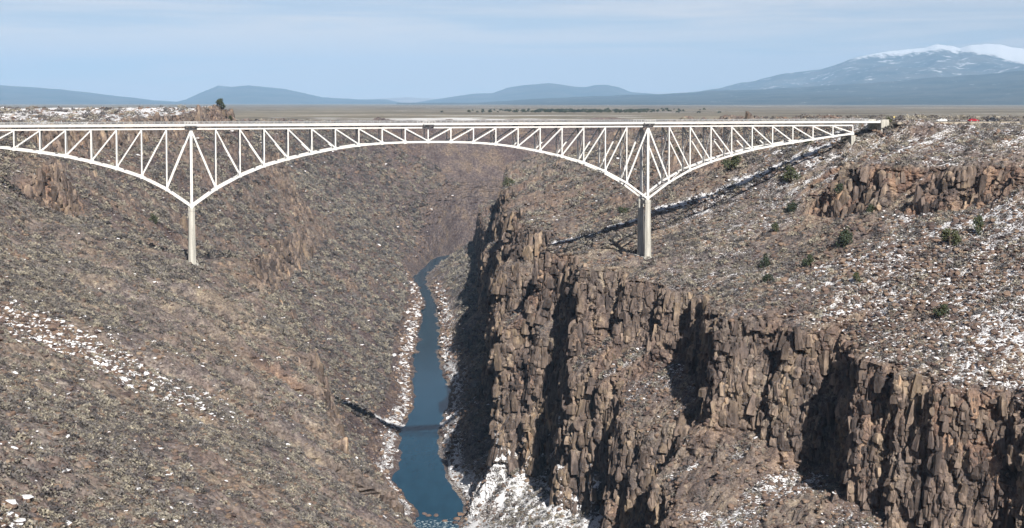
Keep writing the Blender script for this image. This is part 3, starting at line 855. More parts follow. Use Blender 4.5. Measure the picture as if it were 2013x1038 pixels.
# deck: slab, white fascia girders, kerbs and railings; runs on to the abutment beyond the trusses
DX0, DX1 = -13.0 * PAN, 31.35 * PAN
OV = 1.25
def dz(x): return EYE + zt(x / PAN)
def strip(name, mat, y0, y1, z0, z1, x0=DX0, x1=DX1, n=40):
    m = MB()
    xs = np.linspace(x0, x1, n + 1)
    vs, fs = [], []
    for x in xs:
        c = dz(x)
        vs += [(x, y0, c + z0), (x, y1, c + z0), (x, y1, c + z1), (x, y0, c + z1)]
    for i in range(n):
        a = i * 4
        for k in range(4):
            fs.append((a + k, a + (k + 1) % 4, a + 4 + (k + 1) % 4, a + 4 + k))
    fs.append((0, 3, 2, 1)); a = n * 4; fs.append((a, a + 1, a + 2, a + 3))
    m.add(vs, fs)
    return m.build(name, mat, br)
strip('deck_slab', M['concrete'], -OV + 0.16, WID + OV - 0.16, 1.15, 1.50)
strip('road_surface', M['asphalt'], 0.1, WID - 0.1, 1.504, 1.56)
strip('fascia_girder', M['steel'], -OV, -OV + 0.14, 0.98, 1.72)
strip('fascia_girder', M['steel'], WID + OV - 0.14, WID + OV, 0.98, 1.72)
for yy in (0.9, 3.1, 5.5, 7.7):
    strip('stringer', M['steel'], yy - 0.12, yy + 0.12, 0.74, 1.15)
for yy in (-OV + 0.20, WID + OV - 0.28):
    rl = strip('railing', M['rail_grey'], yy, yy + 0.08, 2.64, 2.73)
    for hz in (2.02, 2.32):
        m2 = strip('rail', M['rail_grey'], yy + 0.01, yy + 0.07, hz, hz + 0.045); m2.parent = rl
    npost = int((DX1 - DX0) / 2.286)
    pmesh = MB(); pmesh.box(-0.06, 0.06, 0.0, 0.08, 1.5, 2.62); pmesh = pmesh.mesh('railing_post'); pmesh.materials.append(M['rail_grey'])
    for i in range(npost + 1):
        x = DX0 + 0.3 + i * 2.286
        if x > DX1: break
        p = link_mesh('railing_post', pmesh, rl); p.location = (x, yy, dz(x))
# lookout balconies at the piers and at midspan
for s in (0, 10, 20):
    x = s * PAN; c = dz(x)
    for y0, y1, sg in ((-OV - 1.7, -OV - 0.003, -1), (WID + OV + 0.003, WID + OV + 1.7, 1)):
        m = MB(); m.box(x - 2.3, x + 2.3, y0, y1, c + 1.15, c + 1.48)
        bal = m.build('lookout_balcony', M['steel_grey'], br)
        m = MB()
        yo = y0 if sg < 0 else y1
        m.box(x - 2.3, x + 2.3, yo - 0.05, yo + 0.05, c + 2.62, c + 2.74)
        for xx in (-2.25, -1.1, 0, 1.1, 2.25): m.box(x + xx - 0.05, x + xx + 0.05, yo - 0.04, yo + 0.04, c + 1.48, c + 2.62)
        m.build('balcony_rail', M['steel'], bal)
        for xx in (-1.9, 1.9):
            m = MB(); m.beam((x + xx, y0 + 0.2 if sg < 0 else y1 - 0.2, c + 1.1), (x + xx, -0.26 if sg < 0 else WID + 0.26, c + 0.1), 0.25, 0.30, (1, 0, 0))
            m.build('bracket', M['steel_grey'], bal)
# piers: two tapered octagonal columns each
def pier(s, base):
    for yy in (0.0, WID):
        x = s * PAN; zt_ = bot(s) - 0.55
        m = MB(); vs, fs = [], []
        lv = [(base - 4.0, 1.45), (base + 0.6, 1.45), (zt_ - 1.2, 1.15), (zt_ - 1.2, 1.28), (zt_, 1.28)]
        for z, r in lv:
            for k in range(8):
                a = math.pi / 8 + k * math.pi / 4
                vs.append((x + r * 1.05 * math.cos(a), yy + r * 1.05 * math.sin(a), z))
        for i in range(len(lv) - 1):
            for k in range(8):
                fs.append((i * 8 + k, i * 8 + (k + 1) % 8, i * 8 + 8 + (k + 1) % 8, i * 8 + 8 + k))
        fs.append(tuple(range((len(lv) - 1) * 8, len(lv) * 8)))
        m.add(vs, fs)
        m.build('pier_column', M['concrete'], br)
        m = MB(); m.box(x - 2.3, x + 2.3, yy - 2.3, yy + 2.3, base - 3.5, base + 0.5); m.build('pier_footing', M['concrete'], br)
    m = MB(); m.box(s * PAN - 0.6, s * PAN + 0.6, 1.3, WID - 1.3, bot(s) - 2.4, bot(s) - 1.0); m.build('pier_cap_beam', M['concrete'], br)
pier(0, EYE - 61.8)
pier(20, EYE - 63.8)
# east abutment
m = MB(); c = dz(31.4 * PAN)
m.box(31.36 * PAN, 31.36 * PAN + 3.6, -OV - 0.5, WID + OV + 0.5, c - 4.0, c + 1.10)
m.build('abutment', M['concrete'], br)
for yy in (-OV - 0.5, WID + OV):
    m = MB(); m.box(31.36 * PAN, 31.36 * PAN + 3.6, yy, yy + 0.5, c + 1.103, c + 2.4); m.build('end_parapet', M['concrete'], br)
m = MB(); c = dz(-10 * PAN)
m.box(-13 * PAN, -10.6 * PAN, -OV - 0.5, WID + OV + 0.5, c - 12, c + 0.70); m.build('abutment', M['concrete'], br)
m = MB(); c = dz(30 * PAN)
m.box(29.9 * PAN, 30.1 * PAN, -0.8, WID + 0.8, c - 14, c - 4.3); m.build('seat_pier', M['concrete'], br)

# ---- road leaving the bridge over the east plateau ----
def along(x, y): return P0 + BD * x + BN * y
def road(name, label, y0, y1, z, mat, x0, x1, thick=2.0):
    m = MB(); vs = []; fs = []
    n = 20
    for i in range(n + 1):
        x = x0 + (x1 - x0) * i / n
        a, b = along(x, y0), along(x, y1)
        vs += [(a.x, a.y, z), (b.x, b.y, z), (b.x, b.y, z - thick), (a.x, a.y, z - thick)]
    for i in range(n):
        k = i * 4
        for j in range(4): fs.append((k + j, k + (j + 1) % 4, k + 4 + (j + 1) % 4, k + 4 + j))
    fs.append((0, 3, 2, 1)); fs.append((n * 4, n * 4 + 1, n * 4 + 2, n * 4 + 3))
    m.add(vs, fs)
    o = m.build(name, mat)
    tag(o, label, 'road', kind='structure')
RZ = dz(31.4 * PAN) + 1.5
road('road', 'grey highway leaving the east end of the bridge', -0.6, WID + 0.6, RZ, M['asphalt'], 31.36 * PAN + 3.6, 31.36 * PAN + 420)
gravel = mat_concrete('gravel_shoulder', (0.36, 0.31, 0.25))
road('road_shoulder', 'pale gravel shoulder beside the highway', -9.0, -0.62, RZ - 0.12, gravel, 31.36 * PAN + 3.6, 31.36 * PAN + 420, 0.9)

# ================================================================== loose rock, scrub and trees
CAMZ = EYE
def in_view(x, y, z, mx=0.07):
    zc = y * math.cos(R(2.5)) - z * math.sin(R(2.5))
    u = x / zc * F / 2013.0
    v = ((-z * math.cos(R(2.5)) - y * math.sin(R(2.5))) / zc * F + 327.0) / 1038.0
    return (np.abs(u) < 0.5 + mx) & (v < 1.0 + mx * 1.5) & (zc > 10)

def cells_of(T):
    X, Y, Z = T['X'], T['Y'], T['Z']
    def c(A): return 0.25 * (A[:-1, :-1] + A[1:, :-1] + A[:-1, 1:] + A[1:, 1:])
    ax, ay, az = X[1:, :-1] - X[:-1, :-1], Y[1:, :-1] - Y[:-1, :-1], Z[1:, :-1] - Z[:-1, :-1]
    bx, by, bz = X[:-1, 1:] - X[:-1, :-1], Y[:-1, 1:] - Y[:-1, :-1], Z[:-1, 1:] - Z[:-1, :-1]
    area = np.sqrt((ay * bz - az * by) ** 2 + (az * bx - ax * bz) ** 2 + (ax * by - ay * bx) ** 2)
    return dict(x=c(X), y=c(Y), z=c(Z), cliff=c(T['cliff']), d0=c(T['d0']), rim=c(T['rim']), snow=c(T['snow']), area=area,
                vis=in_view(c(X), c(Y), c(Z)), T=T)
CL, CR = cells_of(TL), cells_of(TR)

def pick(C, dens, n, seed):
    r = np.random.default_rng(seed)
    w = (C['area'] * dens * C['vis']).ravel()
    idx = r.choice(len(w), size=n, p=w / w.sum())
    i, j = np.unravel_index(idx, C['area'].shape)
    a, b = r.random(n), r.random(n)
    T = C['T']
    def q(A): return (A[i, j] * (1 - a) + A[i + 1, j] * a) * (1 - b) + (A[i, j + 1] * (1 - a) + A[i + 1, j + 1] * a) * b
    return np.stack([q(T['X']), q(T['Y']), q(T['Z']) + EYE], 1), C['snow'][i, j], r

def rock_mesh(name, seed, mat, flat=0.75):
    r = random.Random(seed)
    bm = bmesh.new()
    bmesh.ops.create_icosphere(bm, subdivisions=2, radius=1.0)
    planes = []
    for k in range(9):
        d = Vector((r.gauss(0, 1), r.gauss(0, 1), r.gauss(0, 1))).normalized()
        planes.append((d, r.uniform(0.55, 0.85)))
    planes.append((Vector((r.uniform(-.25, .25), r.uniform(-.25, .25), 1)).normalized(), r.uniform(0.5, 0.75)))
    for v in bm.verts:
        for d, k in planes:
            t = v.co.dot(d)
            if t > k: v.co -= d * (t - k)
        v.co.x *= 1.15; v.co.z *= flat
        v.co += Vector((r.gauss(0, .02), r.gauss(0, .02), r.gauss(0, .02)))
    bmesh.ops.dissolve_limit(bm, angle_limit=R(7), verts=bm.verts[:], edges=bm.edges[:])
    me = bpy.data.meshes.new(name)
    bm.to_mesh(me); bm.free()
    me.polygons.foreach_set('use_smooth', np.zeros(len(me.polygons), bool))
    me.materials.append(mat)
    return me

def bush_mesh(name, seed, mat, n=46, h=0.75):
    r = random.Random(seed)
    vs, fs = [], []
    for k in range(n):
        d = Vector((r.gauss(0, 1), r.gauss(0, 1), abs(r.gauss(0, 0.8)) + 0.05)).normalized()
        rad = r.uniform(0.45, 1.0)
        c = Vector((d.x * rad, d.y * rad, d.z * rad * h))
        u = Vector((r.gauss(0, 1), r.gauss(0, 1), r.gauss(0, 1))).normalized()
        w = d.cross(u).normalized()
        L_ = r.uniform(0.16, 0.34)
        b = len(vs)
        tip = c + (d * 0.6 + u * 0.6) * L_
        vs += [c - w * L_ * 0.7, c + w * L_ * 0.7, tip + w * L_ * .3, tip - w * L_ * .3]
        fs.append((b, b + 1, b + 2, b + 3))
    me = bpy.data.meshes.new(name)
    me.from_pydata([tuple(v) for v in vs], [], fs)
    me.materials.append(mat)
    return me

def stuff_instances(name, label, cat, meshes, pos, scl, rot):
    """one object whose points carry copies of the given meshes"""
    protos = bpy.data.collections.new(name + '_kinds')
    for k, me in enumerate(meshes):
        protos.objects.link(bpy.data.objects.new('%s_kind' % name, me))
    me = bpy.data.meshes.new(name)
    n = len(pos)
    me.vertices.add(n)
    me.vertices.foreach_set('co', pos.astype(np.float32).ravel())
    a = me.attributes.new('scl', 'FLOAT_VECTOR', 'POINT'); a.data.foreach_set('vector', scl.astype(np.float32).ravel())
    a = me.attributes.new('rot', 'FLOAT_VECTOR', 'POINT'); a.data.foreach_set('vector', rot.astype(np.float32).ravel())
    a = me.attributes.new('idx', 'INT', 'POINT'); a.data.foreach_set('value', (np.arange(n) % len(meshes)).astype(np.int32))
    ng = bpy.data.node_groups.new(name + '_scatter', 'GeometryNodeTree')
    ng.interface.new_socket('Geometry', in_out='INPUT', socket_type='NodeSocketGeometry')
    ng.interface.new_socket('Geometry', in_out='OUTPUT', socket_type='NodeSocketGeometry')
    gi = ng.nodes.new('NodeGroupInput'); go = ng.nodes.new('NodeGroupOutput')
    ip = ng.nodes.new('GeometryNodeInstanceOnPoints')
    ci = ng.nodes.new('GeometryNodeCollectionInfo')
    ci.inputs['Collection'].default_value = protos
    ci.inputs['Separate Children'].default_value = True
    ci.inputs['Reset Children'].default_value = True
    ip.inputs['Pick Instance'].default_value = True
    def attr(nm, ty):
        x = ng.nodes.new('GeometryNodeInputNamedAttribute'); x.data_type = ty; x.inputs['Name'].default_value = nm
        return x.outputs['Attribute']
    e2r = ng.nodes.new('FunctionNodeEulerToRotation')
    ng.links.new(attr('rot', 'FLOAT_VECTOR'), e2r.inputs[0])
    ng.links.new(gi.outputs[0], ip.inputs['Points'])
    ng.links.new(ci.outputs[0], ip.inputs['Instance'])
    ng.links.new(attr('idx', 'INT'), ip.inputs['Instance Index'])
    ng.links.new(e2r.outputs[0], ip.inputs['Rotation'])
    ng.links.new(attr('scl', 'FLOAT_VECTOR'), ip.inputs['Scale'])
    ng.links.new(ip.outputs[0], go.inputs[0])
    o = link_mesh(name, me)
    md = o.modifiers.new('scatter', 'NODES'); md.node_group = ng
    tag(o, label, cat, kind='stuff')
    return o

def rand_rot(r, n, tilt=0.25):
    return np.stack([r.normal(0, tilt, n), r.normal(0, tilt, n), r.uniform(0, 6.283, n)], 1)

ROCKS = [rock_mesh('boulder_shape', 40 + k, M['rock']) for k in range(4)]
ROCKS_S = [rock_mesh('snowy_boulder_shape', 60 + k, M['rock_snow'], 0.62) for k in range(4)]
SAGE = [bush_mesh('sagebrush_shape', 80 + k, M['sage']) for k in range(4)]

# basalt columns standing out of the cliff faces
def column_mesh(name, seed, mat):
    r = random.Random(seed)
    n = r.choice((5, 5, 6))
    ang = sorted((k + r.uniform(-.28, .28)) * 2 * math.pi / n for k in range(n))
    rad = [r.uniform(0.72, 1.1) for _ in range(n)]
    lv = [(-1.0, 1.15), (-0.15 + r.uniform(-.3, .2), 1.02 + r.uniform(-.08, .12)), (0.40 + r.uniform(-.2, .2), 0.92 + r.uniform(-.1, .1)), (1.0, r.uniform(0.55, 0.85))]
    vs, fs = [], []
    tx, ty = r.uniform(-.28, .28), r.uniform(-.28, .28)
    for z, k in lv:
        ox, oy = r.uniform(-.09, .09), r.uniform(-.09, .09)
        for a, q in zip(ang, rad):
            x, y = math.cos(a) * q * k, math.sin(a) * q * k
            vs.append((x + ox, y + oy, z + (tx * x + ty * y if z == 1.0 else 0)))
    for i in range(len(lv) - 1):
        for k in range(n):
            fs.append((i * n + k, i * n + (k + 1) % n, (i + 1) * n + (k + 1) % n, (i + 1) * n + k))
    fs.append(tuple(range((len(lv) - 1) * n, len(lv) * n)))
    me = bpy.data.meshes.new(name)
    me.from_pydata(vs, [], fs); me.update()
    me.polygons.foreach_set('use_smooth', np.zeros(len(me.polygons), bool))
    me.materials.append(mat)
    return me
COLS = [column_mesh('basalt_column_shape', 140 + k, M['cliff_rock']) for k in range(7)]
BLOCKS = [rock_mesh('cliff_block_shape', 160 + k, M['cliff_rock'], 1.0) for k in range(5)]
def columns(C, n, nbig, seed, wall, gap):
    dens = sstep(0.55, 0.95, C['cliff']) * (C['rim'] < 2) / np.clip(C['y'] / 450, 0.7, 3) ** 2 * (C['y'] < 1300) * C['steep']
    p, sn, r = pick(C, dens, n, seed)
    w = (0.34 + 1.5 * r.random(n) ** 3.0) * np.clip(p[:, 1] / 480, 0.75, 2.0)
    h = w * (0.75 + 1.7 * r.random(n) ** 1.5)
    sc = np.stack([w * r.uniform(.8, 1.15, n), w * r.uniform(.8, 1.15, n), h], 1)
    p[:, 2] -= 0.35 * h
    ro = np.stack([r.normal(0, .11, n), r.normal(0, .11, n), r.uniform(0, 6.283, n)], 1)
    score = w * h / p[:, 1] ** 2 * in_view(p[:, 0], p[:, 1], p[:, 2] - EYE, -0.02)
    big = np.argsort(-score)[:nbig]
    rest = np.ones(n, bool); rest[big] = False
    par = bpy.data.objects[wall]
    for k in big:
        o = link_mesh('basalt_column', COLS[int(k) % 7], par)
        o.location = p[k]; o.scale = sc[k]; o.rotation_euler = ro[k]
    o = stuff_instances('basalt_columns', None, None, COLS + BLOCKS, p[rest], sc[rest], ro[rest])
    o.parent = par
for C in (CL, CR):
    gx = np.gradient(C['z'], axis=1) / np.maximum(np.hypot(np.gradient(C['x'], axis=1), np.gradient(C['y'], axis=1)), 0.02)
    C['steep'] = sstep(1.0, 2.0, np.abs(gx))
columns(CR, 20000, 260, 531, 'gorge_wall_east', 1)
columns(CL, 9000, 120, 532, 'gorge_wall_west', 1)

# sagebrush
def lod(y): return np.clip(y / 330.0, 0.9, 3.6)
def sage(C, n, seed, name, label):
    patch = 0.18 + 0.82 * (fbm(C['x'] / 14, C['y'] / 14, None, seed, 3) > -0.12)
    dens = (1 - C['cliff']) ** 2 * (C['d0'] > 14) * patch / lod(C['y']) ** 2 * (C['y'] < 1850) * (C['y'] > 90) * np.where((C['rim'] > 0) & (C['y'] > 600), 0.2, 1.0)
    p, sn, r = pick(C, dens, n, seed)
    s = (0.36 + 0.85 * r.random(n) ** 2.4) * lod(p[:, 1])
    sc = np.stack([s, s, s * r.uniform(0.7, 1.2, n)], 1)
    stuff_instances(name, label, 'sagebrush', SAGE, p, sc, rand_rot(r, n))
sage(CL, 62000, 501, 'sagebrush', 'grey sagebrush covering the west slope')
sage(CR, 26000, 502, 'sagebrush', 'grey sagebrush scattered over the east slopes')

# rubble and boulders
def rubble(C, dens, n, seed, lo, hi, power, snowy):
    p, sn, r = pick(C, dens, n, seed)
    s = (lo + (hi - lo) * r.random(n) ** power) * np.clip(p[:, 1] / 420, 0.8, 3.6)
    sc = np.stack([s * r.uniform(0.8, 1.3, n), s * r.uniform(0.8, 1.2, n), s * r.uniform(0.7, 1.1, n)], 1)
    p[:, 2] += sc[:, 2] * 0.15
    w = r.random(n) < np.clip(snowy + 0.6 * sn, 0, 0.95)
    small = np.where(w & (C is CR), 0.72, 1.0)
    sc = sc * small[:, None]; s = s * small
    return p, sc, rand_rot(r, n, 0.22), w, s
def cat(*a): return [np.concatenate(q) for q in zip(*a)]
fieldL = np.exp(-((CL['x'] + 97) / 20) ** 2 - ((CL['y'] - 328) / 24) ** 2) + 0.35 * np.exp(-((CL['x'] + 55) / 4) ** 2 - ((CL['y'] - 158) / 6) ** 2)
baseL = (1 - CL['cliff']) * (CL['d0'] > 7) * 0.05 / np.clip(CL['y'] / 400, .5, 3) ** 2 * (CL['y'] < 1850)
wL = cat(rubble(CL, baseL, 26000, 511, 0.22, 0.8, 2.8, 0.03), rubble(CL, fieldL, 6500, 512, 0.28, 1.3, 2.4, 0.45))
slopeR = (1 - CR['cliff']) * (CR['rim'] < 8) * (CR['d0'] > 8) / np.clip(CR['y'] / 450, .6, 3) ** 2 * (CR['y'] < 1100)
ledgeR = (1 - CR['cliff']) * (CR['z'] < -92) * (CR['z'] > -132) * (CR['d0'] > 24) * (CR['y'] > 370) * (CR['y'] < 600)
fieldR = (1 - CR['cliff']) * np.exp(-((CR['x'] - 125) / 35) ** 2 - ((CR['y'] - 430) / 75) ** 2)
wR = cat(rubble(CR, slopeR, 21000, 513, 0.20, 0.80, 2.4, -0.02), rubble(CR, fieldR, 9000, 514, 0.22, 1.15, 3.0, 0.05), rubble(CR, ledgeR, 1500, 517, 0.25, 1.0, 2.8, -0.1))
bankL = (CL['d0'] > -1) * np.exp(-((CL['d0'] - 3) / 5) ** 2) * (CL['y'] > 620) * (CL['y'] < 1500)
bankR = (CR['d0'] > -1) * np.exp(-((CR['d0'] - 3) / 5) ** 2) * (CR['y'] > 560) * (CR['y'] < 1500)
bL = rubble(CL, bankL, 1500, 515, 0.2, 1.0, 2.6, 0.1); bR = rubble(CR, bankR, 1700, 516, 0.2, 1.0, 2.6, 0.1)

def place_boulders(W, n, name_label, group, stuff_label, places):
    """the boulders that show largest become single things, the rest one mass of rubble"""
    p, sc, ro, w, s = W
    score = s / p[:, 1] * in_view(p[:, 0], p[:, 1], p[:, 2] - EYE, 0.0)
    big = np.argsort(-score)[:n]
    rest = np.ones(len(p), bool); rest[big] = False
    for i in big:
        me = (ROCKS_S if w[i] else ROCKS)[int(i) % 4]
        o = bpy.data.objects.new('boulder', me)
        col.objects.link(o)
        o.location = p[i]; o.scale = sc[i]; o.rotation_euler = ro[i]
        k = 0 if w[i] else 1
        size = 'big' if s[i] > np.percentile(s[big], 60) else 'smaller'
        x_, y_ = p[i][0], p[i][1]
        for test, where in places:
            if test(x_, y_): break
        tag(o, '%s %s %s' % (size, name_label[k], where), 'boulder', '%s %s %s' % (size, group[k], where))
    for flag, shapes in ((True, ROCKS_S), (False, ROCKS)):
        q = rest & (w == flag)
        if q.sum():
            stuff_instances('rubble', stuff_label[0 if flag else 1], 'rubble', shapes, p[q], sc[q], ro[q])
place_boulders(wL, 150, ['snow capped brown boulder', 'bare brown boulder'], ['snow capped boulders', 'bare boulders'],
               ['small snow capped stones strewn over the west slope', 'small bare stones strewn over the west slope'],
               [(lambda x, y: y < 200, 'in the lower left corner of the scrub slope'), (lambda x, y: abs(y - 328) < 30 and x < -112, 'in the boulder field by the left edge'),
                (lambda x, y: abs(y - 328) < 30 and x < -92, 'in the middle of the left slope boulder field'), (lambda x, y: abs(y - 328) < 40, 'at the downhill end of the boulder field'),
                (lambda x, y: True, 'alone among sagebrush on the left slope')])
place_boulders(wR, 150, ['snow capped basalt boulder', 'bare basalt boulder'], ['snow capped boulders', 'bare boulders'],
               ['snow capped stones strewn over the east slope', 'bare brown stones strewn over the east slope'],
               [(lambda x, y: x < 60, 'on the ledges below the right hand pier'), (lambda x, y: x < 95 and y < 520, 'on the rubble ledge between the right cliffs'),
                (lambda x, y: y < 420, 'in the right slope boulder field near the frame edge'), (lambda x, y: y < 470, 'in the right slope boulder field above the gully'),
                (lambda x, y: y < 560, 'on the right slope below the red rock band'), (lambda x, y: True, 'on the right slope near the bridge end')])
for B, nm in ((bL, 'west'), (bR, 'east')):
    for flag, shapes, t in ((True, ROCKS_S, 'snow covered'), (False, ROCKS, 'bare wet')):
        q = B[3] == flag
        stuff_instances('shore_stones', '%s stones along the %s bank of the river' % (t, nm), 'stones', shapes, B[0][q], B[1][q], B[2][q])

# ---- junipers ----
def ground_z(x, y):
    best = None
    for T in (TL, TR):
        i = int(np.argmin(np.abs(T['Y'][:, 0] - y)))
        sl = slice(max(0, i - 8), i + 9)
        d = (T['X'][sl] - x) ** 2 + (T['Y'][sl] - y) ** 2
        k = np.unravel_index(int(np.argmin(d)), d.shape)
        if best is None or d[k] < best[0]: best = (d[k], T['Z'][sl][k] + EYE)
    return best[1]

def juniper_meshes(seed, leaves=900):
    r = random.Random(seed)
    tr = MB()
    tr.tube([(0, 0, -0.4), (0.03, 0.02, 0.35), (-0.02, 0.05, 0.75), (0.04, 0.0, 1.15)], [0.16, 0.12, 0.08, 0.03], 7)
    clumps = []
    for k in range(15):
        a = r.uniform(0, 6.283); h = r.uniform(0.22, 1.35); w = (1 - abs(h - 0.55) * 0.72) * r.uniform(0.35, 0.85)
        c = Vector((math.cos(a) * w, math.sin(a) * w, h))
        clumps.append((c, r.uniform(0.26, 0.46)))
        tr.tube([(0, 0, max(0.1, h * 0.45)), (c.x * 0.5, c.y * 0.5, h * 0.72), tuple(c)], [0.06, 0.04, 0.015], 5)
    vs, fs = [], []
    for k in range(leaves):
        c, rad = clumps[r.randrange(len(clumps))]
        d = Vector((r.gauss(0, 1), r.gauss(0, 1), r.gauss(0, 1))).normalized()
        p = c + Vector((d.x, d.y, d.z * 0.8)) * rad * r.uniform(0.4, 1.0) ** 0.6
        u = Vector((r.gauss(0, 1), r.gauss(0, 1), r.gauss(0, 1))).normalized(); w = d.cross(u).normalized()
        q = r.uniform(0.045, 0.10)
        b = len(vs)
        vs += [tuple(p - w * q), tuple(p + w * q), tuple(p + (u + d * 0.6) * q * 1.7)]
        fs.append((b, b + 1, b + 2))
    crown = bpy.data.meshes.new('juniper_crown'); crown.from_pydata(vs, [], fs); crown.materials.append(M['juniper'])
    trunk = tr.mesh('juniper_trunk'); trunk.materials.append(M['bark'])
    return trunk, crown
JUN = [juniper_meshes(900 + k) for k in range(4)]
def juniper(x, y, size, h, label, k, z=None, group='junipers growing on the gorge slopes'):
    o = empty('juniper_tree', (x, y, ground_z(x, y) - 0.1 if z is None else z), k * 1.7)
    o.scale = (size, size, h)
    tag(o, label, 'tree', group)
    link_mesh('trunk', JUN[k % 4][0], o); link_mesh('crown', JUN[k % 4][1], o)
TREES = [
    (119.5, 622.2, 3.4, 3.4, 'broad dark juniper just below the east end of the bridge'),
    (115.2, 599.1, 2.0, 2.2, 'dark juniper at the left end of the red rock band'),
    (55.8, 725.8, 3.2, 2.6, 'round dark juniper on the slope behind the right hand pier'),
    (130.3, 577.4, 1.7, 1.8, 'small juniper on the snowy slope above the red rock band'),
    (135.9, 550.2, 1.9, 1.9, 'dark juniper against the left part of the red rock band'),
    (119.7, 522.9, 2.6, 3.0, 'large grey green juniper below the red rock band'),
    (143.3, 474.8, 2.9, 3.0, 'widest juniper, at the top edge of the snowy boulder field'),
    (152.1, 473.6, 1.8, 2.6, 'dark juniper under the rock band beside the dark cleft'),
    (107.1, 523.7, 2.2, 2.0, 'low juniper above the cliff edge between two smaller ones'),
    (95.3, 547.4, 1.7, 2.2, 'pointed juniper nearest the cliff edge right of the pier'),
    (92.3, 522.4, 1.8, 2.0, 'yellowish juniper standing at the lip of the cliff'),
    (105.4, 581.6, 1.7, 1.7, 'small juniper below the end of the red rock band'),
    (103.0, 679.5, 4.2, 3.6, 'big dark juniper seen beneath the bridge by the snow strip'),
    (160.4, 621.9, 1.6, 1.6, 'low bush beside the bridge abutment'),
    (134.5, 659.8, 1.8, 1.6, 'small juniper behind the last panels of the truss'),
    (114.1, 480.6, 1.6, 1.5, 'small juniper on the snowy bench above the dark gully'),
    (127.5, 430.4, 2.0, 1.7, 'low juniper on the bench above the lower right cliffs'),
    (-190.0, 768.1, 2.4, 2.2, 'lone juniper on the far slope behind the left truss span'),
    (-262.7, 935.5, 2.6, 2.4, 'lone bush on the west plateau above the bridge railing'),
    (-246.0, 1228.0, 4.2, 3.4, 'round topped tree on the edge of the flat mesa'),
    (-240.0, 1236.0, 2.6, 2.0, 'lower bush beside the tree on the flat mesa'),
    (-3.0, 1146.0, 4.0, 3.4, 'dark juniper on top of the pointed cliff by the river bend'),
    (98.7, 847.5, 3.0, 2.6, 'juniper seen through the truss right of the right hand pier'),
]
for k, (x, y, a, h, lb) in enumerate(TREES):
    juniper(x, y, a * 1.25, h * 1.5, lb, k)
# far wood on the plain, too small to tell apart
r_ = np.random.default_rng(77)
n_ = 260
fy = r_.uniform(3600, 5200, n_); fx = (r_.normal(1150, 95, n_) - 1006.5) / F * fy
pl = bpy.data.objects['desert_plain']
far_p = []
for x, y in zip(fx, fy):
    ok, loc, nn, ii = pl.ray_cast(Vector((x, y, 400)), Vector((0, 0, -1)))
    if ok: far_p.append((x, y, loc.z))
far_p = np.array(far_p)
sz = r_.uniform(3.0, 7.5, len(far_p))
stuff_instances('woodland', 'far line of dark pinyon and juniper on the plain beyond the bridge', 'woodland', [j[1] for j in JUN], far_p, np.stack([sz, sz, sz * 0.7], 1), rand_rot(r_, len(far_p), 0.05))

# ---- boulders in the rapids ----
r_ = np.random.default_rng(78)
for k in range(16):
    y = r_.uniform(640, 668); x = -45 + 34 * r_.random() + (668 - y) * 0.35
    o = bpy.data.objects.new('boulder', ROCKS[k % 4]); col.objects.link(o)
    q = r_.uniform(0.6, 1.7)
    o.location = (x, y, 0.1 * q); o.scale = (q * 1.2, q, q); o.rotation_euler = (0.1, 0.1, r_.uniform(0, 6))
    tag(o, 'dark wet boulder standing in the rapids at the foot of the photograph', 'boulder', 'boulders in the rapids')

